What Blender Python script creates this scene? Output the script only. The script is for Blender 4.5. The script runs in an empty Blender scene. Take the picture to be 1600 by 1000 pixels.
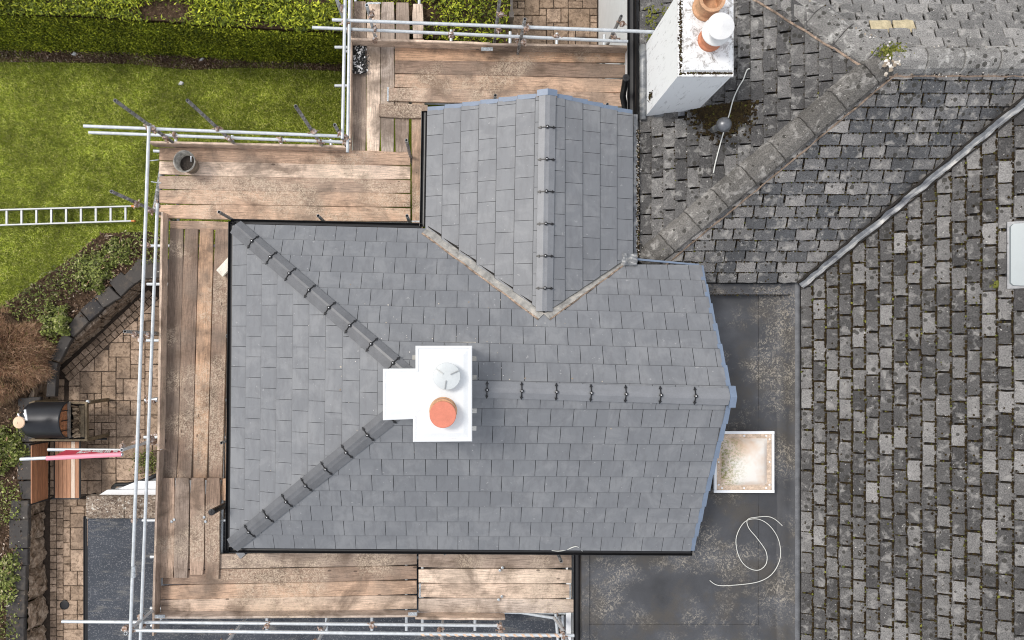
import bpy, math, random
import numpy as np
from mathutils import Vector, Matrix
R = math.radians
random.seed(7)
rng = np.random.default_rng(5)
SC = bpy.context.scene
COL = SC.collection

# ---------------------------------------------------------------- camera
HC, F, NX, NY = 13.2, 1109.0, 715.0, 545.0      # drone height, focal in photo px, plumb point in photo px
cam = bpy.data.cameras.new('camera'); camo = bpy.data.objects.new('camera', cam); COL.objects.link(camo)
camo.location = (0, 0, HC); cam.sensor_width = 36; cam.lens = F/1600*36
cam.shift_x = (800-NX)/1600; cam.shift_y = (NY-500)/1600
cam.clip_start = .05; cam.clip_end = 500
SC.camera = camo
# ---------------------------------------------------------------- light
SUN_DIR = Vector((-.62, .27, 1.0)).normalized()
w = bpy.data.worlds.new('World'); SC.world = w; w.use_nodes = True
nt = w.node_tree; bg = nt.nodes['Background']
sky = nt.nodes.new('ShaderNodeTexSky'); sky.sky_type = 'NISHITA'; sky.sun_disc = False
sky.sun_elevation = math.asin(SUN_DIR.z); sky.sun_rotation = math.atan2(SUN_DIR.x, SUN_DIR.y)
sky.air_density = 1.0; sky.dust_density = 4.0; sky.ozone_density = .6
cl = nt.nodes.new('ShaderNodeMix'); cl.data_type = 'RGBA'; cl.inputs[0].default_value = .6      # thin even cloud over the blue
nt.links.new(sky.outputs[0], cl.inputs[6]); cl.inputs[7].default_value = (7.2, 7.3, 7.5, 1)
nt.links.new(cl.outputs[2], bg.inputs[0]); bg.inputs[1].default_value = .13
sl = bpy.data.lights.new('sun', 'SUN'); so = bpy.data.objects.new('sun', sl); COL.objects.link(so)
sl.energy = 1.5; sl.angle = R(15); sl.color = (1, .96, .9)
so.rotation_euler = SUN_DIR.to_track_quat('Z', 'Y').to_euler(); so.location = (0, 0, 20)
SC.view_settings.view_transform = 'Standard'; SC.view_settings.look = 'None'
SC.view_settings.gamma = 1; SC.view_settings.use_curve_mapping = False
SC.view_settings.exposure = .34
SC.cycles.filter_width = 1.05

def P(px, py, z):
    d = (HC-z)/F
    return Vector(((px-NX)*d, (NY-py)*d, z))

# ---------------------------------------------------------------- materials
class NT:
    def __init__(s, name, rough=.7, metal=0, spec=.5):
        s.m = bpy.data.materials.new(name); s.m.use_nodes = True
        s.t = s.m.node_tree; s.b = s.t.nodes['Principled BSDF']
        s.b.inputs['Roughness'].default_value = rough; s.b.inputs['Metallic'].default_value = metal
        s.b.inputs['Specular IOR Level'].default_value = spec
        s._p = None
    def n(s, k): return s.t.nodes.new('ShaderNode'+k)
    def l(s, a, b): s.t.links.new(a, b)
    def pos(s):
        if s._p is None: s._p = s.n('NewGeometry').outputs['Position']
        return s._p
    def obj(s, shift=True):
        tc = s.n('TexCoord').outputs['Object']
        if not shift: return tc
        oi = s.n('ObjectInfo'); mu = s.n('VectorMath'); mu.operation = 'MULTIPLY_ADD'
        cb = s.n('CombineXYZ')
        for i in range(3): s.l(oi.outputs['Random'], cb.inputs[i])
        mu.inputs[1].default_value = (37, 91, 53)
        s.l(cb.outputs[0], mu.inputs[0]); s.l(tc, mu.inputs[2]); return mu.outputs[0]
    def scale(s, v, sc):
        m = s.n('Mapping'); s.l(v, m.inputs[0]); m.inputs['Scale'].default_value = sc; return m.outputs[0]
    def noise(s, scale, detail=4, rough=.55, v=None, dist=0):
        t = s.n('TexNoise'); t.inputs['Scale'].default_value = scale; t.inputs['Detail'].default_value = detail
        t.inputs['Roughness'].default_value = rough; t.inputs['Distortion'].default_value = dist
        s.l(v if v is not None else s.pos(), t.inputs['Vector']); return t.outputs[0]
    def vor(s, scale, feat='F1', v=None, out=0):
        t = s.n('TexVoronoi'); t.feature = feat; t.inputs['Scale'].default_value = scale
        s.l(v if v is not None else s.pos(), t.inputs['Vector']); return t.outputs[out]
    def ramp(s, f, stops):
        r = s.n('ValToRGB'); e = r.color_ramp.elements
        while len(e) < len(stops): e.new(.5)
        for i, (p, c) in enumerate(stops):
            e[i].position = p; e[i].color = (*(c if isinstance(c, (tuple, list)) else (c, c, c)), 1)
        s.l(f, r.inputs[0]); return r.outputs[0]
    def val(s, op, a, b=None, c=None):
        m = s.n('Math'); m.operation = op
        for i, x in enumerate((a, b, c)):
            if x is None: continue
            if isinstance(x, (int, float)): m.inputs[i].default_value = x
            else: s.l(x, m.inputs[i])
        return m.outputs[0]
    def mix(s, f, a, b, mode='MIX'):
        m = s.n('Mix'); m.data_type = 'RGBA'; m.blend_type = mode
        for k, x in ((0, f), (6, a), (7, b)):
            if isinstance(x, (int, float)): m.inputs[k].default_value = x
            elif isinstance(x, (tuple, list)): m.inputs[k].default_value = (*x, 1)
            else: s.l(x, m.inputs[k])
        return m.outputs[2]
    def rand(s):
        g = s.n('NewGeometry').outputs['Random Per Island']; o = s.n('ObjectInfo').outputs['Random']
        return s.val('FRACT', s.val('ADD', g, o))
    def ocol(s): return s.n('ObjectInfo').outputs['Color']
    def col(s, c):
        if isinstance(c, (tuple, list)): s.b.inputs['Base Color'].default_value = (*c, 1)
        else: s.l(c, s.b.inputs['Base Color'])
    def bump(s, h, strength=.5, dist=.01):
        b = s.n('Bump'); b.inputs['Strength'].default_value = strength; b.inputs['Distance'].default_value = dist
        s.l(h, b.inputs['Height']); s.l(b.outputs[0], s.b.inputs['Normal'])
    def rgh(s, f): s.l(f, s.b.inputs['Roughness'])

MAT = {}
def simple(name, c, rough=.6, metal=0, var=.15, sc=9, bump=.2, bd=.004, fine=60):
    t = NT(name, rough, metal)
    a = t.noise(sc, 5); b = t.noise(fine, 3)
    k = t.ramp(a, [(.3, 1-var), (.7, 1+var)])
    k2 = t.ramp(b, [(.3, 1-var*.6), (.7, 1+var*.6)])
    t.col(t.mix(1, t.mix(1, c, k, 'MULTIPLY'), k2, 'MULTIPLY'))
    if bump: t.bump(b, bump, bd)
    MAT[name] = t.m; return t

# new fibre-cement slate
t = NT('new_slate', .5, 0, .4)
r = t.rand(); base = t.mix(r, (.163, .17, .182), (.179, .187, .199))
sm = t.ramp(t.noise(2.3, 7, .68, dist=.6), [(.46, 0), (.62, 1)])
base = t.mix(t.val('MULTIPLY', sm, .5), base, (.25, .256, .264))
streak = t.noise(9, 5, .6, t.scale(t.pos(), (1.6, .45, 1)))
base = t.mix(t.val('MULTIPLY', t.ramp(streak, [(.48, 0), (.66, 1)]), .3), base, (.115, .117, .125))
sp = t.ramp(t.noise(19, 3, .5), [(.7, 0), (.735, 1)])
base = t.mix(t.val('MULTIPLY', sp, .5), base, (.36, .36, .36))
t.col(base); t.bump(t.noise(130, 3), .12, .002); MAT['new_slate'] = t.m
# mortar-splashed patches live in small geometry; ridge tiles a touch paler
simple('new_ridge', (.19, .197, .21), .42, 0, .09, 7, .1)
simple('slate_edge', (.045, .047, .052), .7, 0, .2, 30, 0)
simple('felt_cap', (.11, .115, .125), .6, 0, .3, 8, .3)
simple('new_hip', (.115, .119, .127), .4, 0, .14, 7, .1)
simple('ridge_clip', (.008, .008, .009), .35, 0, .1, 9, 0)
simple('screw', (.7, .7, .7), .3, .8, .05, 9, 0)
simple('underlay', (.012, .012, .013), .9, 0, .1)
simple('black_plastic', (.008, .008, .009), .38, 0, .2, 5, .1)
simple('verge_blue', (.15, .195, .27), .4, 0, .07, 9, .05)
t = NT('lead', .5, .35)
a = t.noise(6, 6, .65, dist=.8); c = t.ramp(a, [(.3, (.09, .095, .11)), (.5, (.22, .23, .24)), (.72, (.5, .49, .46))])
t.col(c); t.bump(t.noise(18, 4), .4, .01); MAT['lead'] = t.m
t = NT('valley_lead', .55, .1)
a = t.noise(9, 6, .7, dist=.5); c = t.ramp(a, [(.3, (.17, .165, .155)), (.5, (.33, .32, .295)), (.7, (.52, .48, .42))])
t.col(c); t.bump(t.noise(25, 4), .4, .006); MAT['valley_lead'] = t.m
simple('red_mortar', (.27, .2, .15), .9, 0, .6, 14, .6, .01)
simple('pale_mortar', (.62, .6, .56), .9, 0, .2, 20, .6, .01)

def oldtile(name, c0, c1, pale, spots=.5):
    t = NT(name, .88, 0, .25)
    r = t.rand()
    base = t.mix(t.ramp(r, [(0, 0), (.45, .25), (.78, .55), (1, 1)]), c0, c1)
    sp = t.ramp(t.noise(75, 4, .7), [(.36, .5), (.5, 1), (.64, 1.42)])
    base = t.mix(1, base, sp, 'MULTIPLY')
    lo = t.ramp(t.noise(1.1, 3), [(.35, .8), (.65, 1.14)]); base = t.mix(1, base, lo, 'MULTIPLY')
    # pale lichen patches
    pm = t.val('MULTIPLY', t.ramp(t.noise(7, 6, .72, dist=.4), [(.52, 0), (.66, 1)]), .7)
    base = t.mix(pm, base, pale)
    # dark lichen spots
    d = t.vor(8.5, 'F1'); rad = t.ramp(t.noise(1.7, 2), [(.34, .08), (.58, .3)])
    spt = t.val('LESS_THAN', t.val('ADD', d, t.val('MULTIPLY', t.noise(40, 2), .12)), t.val('ADD', rad, .03))
    base = t.mix(t.val('MULTIPLY', spt, .8), base, (.035, .033, .028))
    d2 = t.vor(21, 'F1'); base = t.mix(t.val('MULTIPLY', t.val('LESS_THAN', d2, .12), spots), base, (.03, .028, .025))
    fl = t.ramp(t.noise(38, 2, .4), [(.73, 0), (.75, 1)]); base = t.mix(t.val('MULTIPLY', fl, .8), base, (.6, .58, .54))
    t.col(base); t.bump(t.noise(70, 4, .7), .55, .006); MAT[name] = t.m
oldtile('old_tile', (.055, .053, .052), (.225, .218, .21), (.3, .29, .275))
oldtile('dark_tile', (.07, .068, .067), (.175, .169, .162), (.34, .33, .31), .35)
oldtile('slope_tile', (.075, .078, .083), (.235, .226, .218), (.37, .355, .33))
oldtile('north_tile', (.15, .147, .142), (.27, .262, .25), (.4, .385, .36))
oldtile('hip_concrete', (.125, .118, .108), (.165, .157, .145), (.4, .385, .36), .5)
oldtile('ridge_concrete', (.2, .195, .185), (.25, .243, .232), (.56, .55, .52), .7)
simple('buff_tile', (.46, .39, .25), .85, 0, .25, 12, .5)
simple('tile_bed', (.018, .015, .012), .95, 0, .4, 20, .5)
t = NT('moss', .95, 0, .1)
r = t.rand(); t.col(t.ramp(r, [(0, (.018, .013, .008)), (.8, (.04, .028, .013)), (.96, (.055, .045, .014)), (1, (.1, .11, .02))])); MAT['moss'] = t.m
t = NT('green_moss', .95, 0, .1); r = t.rand(); t.col(t.ramp(r, [(0, (.06, .075, .015)), (1, (.2, .2, .045))])); MAT['green_moss'] = t.m
t = NT('pale_lichen', .95, 0, .1); r = t.rand(); t.col(t.ramp(r, [(0, (.22, .17, .12)), (.5, (.45, .4, .33)), (1, (.75, .73, .7))])); MAT['pale_lichen'] = t.m
# felt
t = NT('roof_felt', .62, 0, .5)
a = t.noise(.9, 7, .6, dist=.4); c = t.ramp(a, [(.3, (.03, .031, .034)), (.5, (.052, .054, .06)), (.7, (.09, .094, .105))])
brn = t.ramp(t.noise(1.3, 6, .65), [(.48, 0), (.6, 1)]); c = t.mix(t.val('MULTIPLY', brn, .7), c, (.068, .06, .05))
lic = t.val('MULTIPLY', t.ramp(t.noise(.9, 5, .65), [(.5, 0), (.61, 1)]), t.ramp(t.noise(17, 7, .8, dist=1.6), [(.5, 0), (.58, 1)]))
c = t.mix(t.val('MULTIPLY', lic, .75), c, (.36, .325, .27))
t.col(c); t.bump(t.noise(45, 4), .35, .005); MAT['roof_felt'] = t.m
t = NT('mineral_felt', .8, 0, .35)
a = t.noise(1.6, 5); c = t.ramp(a, [(.3, (.036, .042, .053)), (.7, (.062, .07, .085))])
c = t.mix(t.val('MULTIPLY', t.ramp(t.noise(55, 2, .6), [(.55, 0), (.66, 1)]), .42), c, (.3, .3, .31))
st = t.val('MULTIPLY', t.ramp(t.noise(3, 6, .7, t.scale(t.pos(), (.6, 3, 1)), .5), [(.54, 0), (.66, 1)]), t.ramp(t.noise(.7, 2), [(.4, 0), (.55, 1)]))
c = t.mix(t.val('MULTIPLY', st, .6), c, (.22, .21, .19)); t.col(c); t.bump(t.noise(120, 2), .4, .004); MAT['mineral_felt'] = t.m
# timber deck boards (object colour = tint)
t = NT('deck_timber', .82, 0, .3)
o = t.obj()
g = t.noise(5, 6, .6, t.scale(o, (.9, 14, 8)), .5); c = t.mix(1, t.ocol(), t.ramp(g, [(.3, .5), (.5, 1), (.7, 1.32)]), 'MULTIPLY')
blot = t.ramp(t.noise(2.3, 6, .65, dist=.5), [(.36, 1), (.55, 0)]); c = t.mix(t.val('MULTIPLY', blot, .74), c, (.13, .092, .066))
gr = t.ramp(t.noise(1.5, 4, .6), [(.47, 0), (.62, 1)]); c = t.mix(t.val('MULTIPLY', gr, .42), c, (.25, .2, .16))
spl = t.val('MULTIPLY', t.ramp(t.noise(1.1, 3, .5, t.scale(t.pos(), (1, 1.3, 1))), [(.5, 0), (.6, 1)]), t.ramp(t.noise(24, 7, .8, dist=1.5), [(.48, 0), (.55, 1)]))
c = t.mix(t.val('MULTIPLY', spl, .62), c, (.66, .54, .41))
kn = t.val('LESS_THAN', t.vor(2.2, 'F1', t.scale(o, (1, 2.2, 1))), .07); c = t.mix(t.val('MULTIPLY', kn, .7), c, (.06, .04, .03))
c = t.mix(1, c, t.ramp(t.noise(36, 5, .75, t.scale(t.pos(), (1, 1, 1))), [(.33, .88), (.5, 1), (.68, 1.1)]), 'MULTIPLY'); dk = t.ramp(t.noise(40, 3, .6), [(.64, 0), (.7, 1)]); c = t.mix(t.val('MULTIPLY', dk, .55), c, (.07, .05, .035))
t.col(c); t.bump(g, .35, .004); MAT['deck_timber'] = t.m
simple('tube_galv', (.56, .59, .61), .45, .35, .13, 13, .1)
t = NT('tube_worn', .6, .3); a = t.noise(16, 6, .75, dist=.6); t.col(t.ramp(a, [(.36, (.06, .06, .062)), (.5, (.24, .24, .24)), (.62, (.5, .5, .49))])); MAT['tube_worn'] = t.m
t = NT('coupler', .6, .4); a = t.noise(30, 4, .7); t.col(t.ramp(a, [(.35, (.13, .065, .035)), (.5, (.36, .25, .19)), (.66, (.6, .6, .6))])); MAT['coupler'] = t.m
simple('galv_end', (.42, .45, .47), .4, .5, .3, 30, .2)
simple('crown_white', (.7, .72, .73), .5, 0, .035, 5, .08)
t = NT('render_weathered', .85, 0, .3)
a = t.noise(9, 8, .82, t.scale(t.pos(), (1, 1, .5)), .6); c = t.mix(t.ramp(a, [(.49, 0), (.62, 1)]), (.78, .79, .79), (.24, .22, .2))
c = t.mix(t.val('MULTIPLY', t.ramp(t.noise(2.6, 5, .6), [(.58, 0), (.74, 1)]), .4), c, (.55, .51, .45)); t.col(c); t.bump(t.noise(80, 3), .3, .004); MAT['render_weathered'] = t.m
t = NT('render_side', .85, 0, .3)
a = t.noise(10, 8, .78, t.scale(t.pos(), (1.8, 1.8, .5)), .3); hm = t.ramp(t.noise(1.2, 2), [(.4, .2), (.6, 1)])
c = t.mix(t.val('MULTIPLY', t.val('MULTIPLY', t.ramp(a, [(.55, 0), (.64, 1)]), hm), .85), (.84, .86, .87), (.3, .3, .3)); t.col(c); t.bump(t.noise(120, 3), .3, .004); MAT['render_side'] = t.m
simple('wall_render', (.74, .76, .77), .8, 0, .04, 5, .5, .004, 90)
simple('upvc', (.8, .82, .84), .35, 0, .04, 4, 0)
simple('terracotta', (.5, .2, .11), .8, 0, .2, 14, .3)
simple('terracotta_disc', (.6, .2, .13), .75, 0, .09, 8, .15)
simple('pot_buff', (.52, .3, .17), .85, 0, .25, 14, .4)
simple('cowl_white', (.7, .7, .69), .4, .1, .06, 9, .05)
simple('cowl_grey', (.58, .61, .61), .3, .3, .05, 9, .05)
simple('cowl_rib', (.33, .34, .34), .4, .5, .1, 9, 0)
t = NT('rooflight_dome', .35, 0, .5)
a = t.noise(1.4, 4, .6); c = t.mix(t.ramp(a, [(.42, 0), (.6, 1)]), (.8, .76, .7), (.7, .52, .38))
gx = t.n('SeparateXYZ'); t.l(t.pos(), gx.inputs[0])
edge = t.ramp(t.val('MULTIPLY_ADD', gx.outputs[0], 1.0, -3.95), [(0, 1), (.35, 0)])
al = t.val('MULTIPLY', edge, t.ramp(t.noise(30, 5, .7), [(.46, 0), (.58, 1)])); c = t.mix(t.val('MULTIPLY', al, .95), c, (.25, .26, .06))
t.col(c); MAT['rooflight_dome'] = t.m
simple('rooflight_edge', (.55, .43, .33), .7, 0, .3, 20, .3)
simple('metal_trim', (.5, .53, .54), .4, .4, .2, 12, .1)
# ground family
t = NT('soil', .95, 0, .1); a = t.noise(26, 6, .7); t.col(t.ramp(a, [(.3, (.022, .014, .009)), (.55, (.085, .055, .035)), (.75, (.22, .16, .1))])); t.bump(a, 1, .03); MAT['soil'] = t.m
t = NT('lawn_base', .95, 0, .1); a = t.noise(2, 5); b = t.noise(60, 3)
t.col(t.mix(1, t.ramp(a, [(.35, (.1, .135, .012)), (.65, (.18, .22, .02))]), t.ramp(b, [(.3, .5), (.7, 1.3)]), 'MULTIPLY')); MAT['lawn_base'] = t.m
def leafmat(name, stops, rough=.6, mott=None):
    t = NT(name, rough, 0, .25); r = t.rand(); c = t.ramp(r, stops)
    lo = t.ramp(t.noise(1.3, 4, .6), [(.32, .62), (.68, 1.35)]); c = t.mix(1, c, lo, 'MULTIPLY')
    if mott:
        for sc_ in mott: c = t.mix(1, c, t.ramp(t.noise(sc_, 4, .65), [(.34, .66), (.5, 1), (.66, 1.35)]), 'MULTIPLY')
    t.col(c); MAT[name] = t.m
leafmat('lawn_blade', [(0, (.09, .12, .014)), (.4, (.235, .285, .032)), (.85, (.42, .46, .07)), (1, (.66, .62, .26))], .6, (7, 26))
leafmat('hedge_leaf', [(0, (.03, .045, .005)), (.5, (.15, .19, .012)), (1, (.5, .53, .045))])
leafmat('cover_leaf', [(0, (.06, .07, .02)), (.5, (.15, .185, .035)), (.85, (.27, .3, .08)), (1, (.42, .38, .22))])
leafmat('dry_twig', [(0, (.15, .08, .045)), (.5, (.45, .27, .165)), (.85, (.7, .48, .32)), (1, (.28, .26, .08))])
leafmat('litter', [(0, (.05, .03, .02)), (.5, (.16, .1, .065)), (.9, (.3, .2, .13)), (1, (.55, .48, .4))])
t = NT('coping', .85, 0, .3); r = t.rand(); c = t.mix(r, (.035, .033, .034), (.075, .068, .062))
c = t.mix(t.val('MULTIPLY', t.ramp(t.noise(5, 6, .7), [(.5, 0), (.66, 1)]), .5), c, (.15, .12, .09))
c = t.mix(t.val('MULTIPLY', t.ramp(t.noise(20, 3, .5), [(.7, 0), (.74, 1)]), .85), c, (.5, .48, .42)); t.col(c); t.bump(t.noise(35, 4), .5, .008); MAT['coping'] = t.m
t = NT('rock', .9, 0, .2); a = t.noise(7, 8, .75, t.scale(t.pos(), (2, .7, 1)), .8); t.col(t.ramp(a, [(.32, (.04, .03, .023)), (.46, (.19, .14, .1)), (.64, (.46, .37, .29))])); t.bump(a, 1, .04); MAT['rock'] = t.m
t = NT('paver', .9, 0, .2); r = t.rand(); c = t.mix(r, (.33, .24, .17), (.54, .4, .295))
c = t.mix(t.val('MULTIPLY', t.ramp(t.noise(12, 7, .8, dist=.7), [(.46, 0), (.6, 1)]), .72), c, (.11, .075, .05))
c = t.mix(t.val('MULTIPLY', t.ramp(t.noise(1.1, 4, .6), [(.5, 0), (.62, 1)]), .6), c, (.09, .065, .05)); t.col(c); t.bump(t.noise(22, 6, .7), .7, .015); MAT['paver'] = t.m
simple('paver_joint', (.05, .035, .025), .95, 0, .3, 15, .5)
t = NT('gravel_coping', .95, 0, .2); a = t.vor(45, 'F1', out=1); sx = t.n('SeparateColor'); t.l(a, sx.inputs[0])
c = t.ramp(sx.outputs[0], [(0, (.12, .09, .07)), (.6, (.28, .22, .17)), (.9, (.36, .3, .24)), (1, (.55, .52, .46))])
t.col(t.mix(1, c, t.ramp(t.noise(4, 4), [(.3, .5), (.6, 1.1)]), 'MULTIPLY')); t.bump(t.vor(45), .6, .01); MAT['gravel_coping'] = t.m
t = NT('bench_wood', .6, 0, .4); g = t.noise(6, 5, .6, t.scale(t.obj(), (14, 1, 8))); t.col(t.mix(1, t.ocol(), t.ramp(g, [(.3, .75), (.7, 1.2)]), 'MULTIPLY')); MAT['bench_wood'] = t.m
simple('bench_metal', (.03, .03, .032), .45, .6, .2)
simple('smoker_steel', (.022, .023, .027), .4, .4, .15, 6, .1)
simple('old_timber', (.17, .13, .08), .85, 0, .35, 12, .4)
simple('vent_grey', (.13, .135, .145), .35, .5, .2, 12, .1)
simple('steel_rim', (.33, .32, .3), .5, .6, .3, 12, .2)
t = NT('log_wood', .9, 0, .2); r = t.rand(); t.col(t.ramp(r, [(0, (.05, .035, .025)), (.5, (.2, .14, .09)), (1, (.42, .32, .22))])); MAT['log_wood'] = t.m
simple('cream_cap', (.72, .5, .34), .55, 0, .1)
simple('aluminium', (.3, .315, .325), .45, .3, .08)
simple('orange_cap', (.6, .22, .05), .6)
simple('cable_white', (.6, .6, .56), .5, 0, .06)
simple('banner_red', (.62, .05, .09), .55, 0, .06)
simple('sleeve_pink', (.85, .3, .38), .55, 0, .05)
simple('banner_white', (.82, .82, .82), .55, 0, .03)
simple('bucket_plastic', (.25, .235, .205), .6, 0, .5, 14, .2)
simple('wet_mortar', (.045, .035, .028), .8, 0, .4, 30, 1, .02)
simple('panel_glass', (.3, .34, .35), .25, 0, .03, 4, .05)
simple('grey_timber', (.38, .33, .28), .85, 0, .2, 12, .4)
simple('rust_timber', (.4, .17, .08), .85, 0, .4, 15, .4)
simple('white_slab', (.75, .7, .6), .8, 0, .2, 12, .3)
simple('tape_orange', (.66, .47, .34), .7, 0, .2, 12, .1)
simple('dark_shard', (.02, .02, .02), .6); simple('pale_shard', (.6, .6, .6), .5)
simple('far_ground', (.12, .11, .09), .95, 0, .3, 3, .3)

# ---------------------------------------------------------------- mesh helpers
class MB:
    def __init__(s): s.v = []; s.f = []; s.dark = []
    def add(s, vs, fs):
        k = len(s.v); s.v += [tuple(v) for v in vs]; s.f += [tuple(i+k for i in f) for f in fs]; return s
    def box(s, c, sz, rot=None):
        c = Vector(c); h = Vector(sz)/2; vs = []
        for x in (-1, 1):
            for y in (-1, 1):
                for z in (-1, 1):
                    v = Vector((x*h.x, y*h.y, z*h.z)); vs.append(c+(rot @ v if rot else v))
        return s.add(vs, [(0, 1, 3, 2), (4, 6, 7, 5), (0, 4, 5, 1), (2, 3, 7, 6), (0, 2, 6, 4), (1, 5, 7, 3)])
    def bar(s, a, b, wd, th, up=(0, 0, 1)):          # box from a to b
        a, b = Vector(a), Vector(b); d = (b-a); L = d.length; d.normalize(); sd = d.cross(Vector(up)).normalized(); u = sd.cross(d)
        return s.box((a+b)/2, (L, wd, th), Matrix((d, sd, u)).transposed())
    def prism(s, poly, z0, z1):
        n = len(poly); A = sum(poly[i][0]*poly[(i+1) % n][1]-poly[(i+1) % n][0]*poly[i][1] for i in range(n))
        if A < 0: poly = poly[::-1]
        f0 = (lambda p: z0(p)) if callable(z0) else (lambda p: z0); f1 = (lambda p: z1(p)) if callable(z1) else (lambda p: z1)
        vs = [(p[0], p[1], f0(p)) for p in poly]+[(p[0], p[1], f1(p)) for p in poly]
        return s.add(vs, [tuple(range(n))[::-1], tuple(range(n, 2*n))]+[(i, (i+1) % n, n+(i+1) % n, n+i) for i in range(n)])
    def hull(s, top, dz):                            # 3-D polygon extruded by vector dz downwards
        n = len(top); dz = Vector(dz); vs = [Vector(p)+dz for p in top]+[Vector(p) for p in top]
        return s.add(vs, [tuple(range(n))[::-1], tuple(range(n, 2*n))]+[(i, (i+1) % n, n+(i+1) % n, n+i) for i in range(n)])
    def path(s, pts, r, seg=10, hollow=False, cap=True):
        pts = [Vector(p) for p in pts]; rings = []; base = len(s.v); up = None
        for i, p in enumerate(pts):
            d = (pts[min(i+1, len(pts)-1)]-pts[max(i-1, 0)]).normalized()
            if up is None: up = Vector((0, 0, 1)) if abs(d.z) < .9 else Vector((1, 0, 0))
            sd = d.cross(up).normalized(); up = sd.cross(d).normalized()
            rr = r[i] if isinstance(r, (list, tuple)) else r
            rings.append([p+(sd*math.cos(a)+up*math.sin(a))*rr for a in [2*math.pi*k/seg for k in range(seg)]])
        vs = [v for g in rings for v in g]; fs = []
        for i in range(len(pts)-1):
            for k in range(seg): fs.append((i*seg+k, i*seg+(k+1) % seg, (i+1)*seg+(k+1) % seg, (i+1)*seg+k))
        if hollow:                                    # open pipe ends with a wall and a bore
            L = len(vs); rr = (r if not isinstance(r, (list, tuple)) else r[0])*.78
            for e, (g, p, q) in enumerate(((rings[0], pts[0], pts[1]), (rings[-1], pts[-1], pts[-2]))):
                inn = [p+(v-p)*.78 for v in g]; dp = (q-p).normalized()*.12
                k0 = len(vs); vs += inn; k1 = len(vs); vs += [v+dp for v in inn]
                o = 0 if e == 0 else (len(pts)-1)*seg
                for k in range(seg):
                    k2 = (k+1) % seg
                    fs.append((o+k, k0+k, k0+k2, o+k2)); fs.append((k0+k, k1+k, k1+k2, k0+k2))
                fs.append(tuple(range(k1, k1+seg)))
        elif cap: fs += [tuple(range(seg))[::-1], tuple(range((len(pts)-1)*seg, len(pts)*seg))]
        return s.add(vs, fs)
    def lathe(s, c, prof, seg=24, axis=None):
        c = Vector(c); vs = []; fs = []
        for r_, z in prof:
            for k in range(seg):
                a = 2*math.pi*k/seg; v = Vector((r_*math.cos(a), r_*math.sin(a), z)); vs.append(c+(axis @ v if axis else v))
        for i in range(len(prof)-1):
            for k in range(seg): fs.append((i*seg+k, i*seg+(k+1) % seg, (i+1)*seg+(k+1) % seg, (i+1)*seg+k))
        fs += [tuple(range(seg))[::-1], tuple(range((len(prof)-1)*seg, len(prof)*seg))]
        return s.add(vs, fs)
    def stone(s, poly, z0, z1, bev=.012, jit=.006, n=1, sink=0):
        pts = []
        m = len(poly)
        for i in range(m):
            a, b = Vector(poly[i][:2]), Vector(poly[(i+1) % m][:2])
            for k in range(n+1):
                p = a.lerp(b, k/(n+1)); pts.append(p+Vector((random.uniform(-jit, jit), random.uniform(-jit, jit))))
        c = sum(pts, Vector((0, 0)))/len(pts); L = len(pts)
        def inn(p):
            d = c-p; return p+d*min(.4, bev/max(d.length, 1e-4))
        vs = [(p.x, p.y, z0) for p in pts]+[(p.x, p.y, z1-bev*.8) for p in pts]
        for p in pts: q = inn(p); vs.append((q.x, q.y, z1+random.uniform(-1, 1)*jit*.4))
        fs = [(i, (i+1) % L, L+(i+1) % L, L+i) for i in range(L)]+[(L+i, L+(i+1) % L, 2*L+(i+1) % L, 2*L+i) for i in range(L)]+[tuple(range(2*L, 3*L))]
        return s.add(vs, fs)
    def mesh(s, name, mat, smooth=False):
        me = bpy.data.meshes.new(name); me.from_pydata(s.v, [], s.f); me.materials.append(MAT[mat])
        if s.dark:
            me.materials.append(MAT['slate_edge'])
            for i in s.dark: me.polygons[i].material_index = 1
        if smooth: me.shade_smooth(); 
        return me

def wloc(o):
    p = Vector(o.location)
    while o.parent: o = o.parent; p += Vector(o.location)
    return p
def link(name, me, parent=None):
    o = bpy.data.objects.new(name, me); COL.objects.link(o)
    if parent is not None: o.parent = parent; o.location = -wloc(parent)
    return o
def obj(name, mb, mat, parent=None, smooth=False):
    o = link(name, mb.mesh(name, mat, smooth), parent)
    if smooth and 'smooth' in name: pass
    return o
def recentre(o):                                     # top-level single mesh: origin at its base
    me = o.data; n = len(me.vertices); co = np.empty(n*3, 'f'); me.vertices.foreach_get('co', co); co = co.reshape(-1, 3)
    c = Vector((float((co[:, 0].min()+co[:, 0].max())/2), float((co[:, 1].min()+co[:, 1].max())/2), float(co[:, 2].min())))
    co -= np.array(c, 'f'); me.vertices.foreach_set('co', co.ravel()); me.update(); o.location = Vector(o.location)+c; return o
def tag(o, label=None, cat=None, group=None, kind=None):
    if label: o['label'] = label
    if cat: o['category'] = cat
    if group: o['group'] = group
    if kind: o['kind'] = kind
    return o
def thing(name, label, cat, loc, group=None):
    o = bpy.data.objects.new(name, None); COL.objects.link(o); o.location = loc; o.empty_display_size = .2
    return tag(o, label, cat, group)
def raw(name, v, f, mat, parent=None, kind=None, label=None):
    me = bpy.data.meshes.new(name); nf, k = f.shape
    me.vertices.add(len(v)); me.vertices.foreach_set('co', v.astype('f').ravel())
    me.loops.add(nf*k); me.loops.foreach_set('vertex_index', f.astype('i').ravel())
    me.polygons.add(nf); me.polygons.foreach_set('loop_start', np.arange(0, nf*k, k, dtype='i'))
    me.update(calc_edges=True); me.materials.append(MAT[mat])
    return tag(link(name, me, parent), label, None, None, kind)

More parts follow.
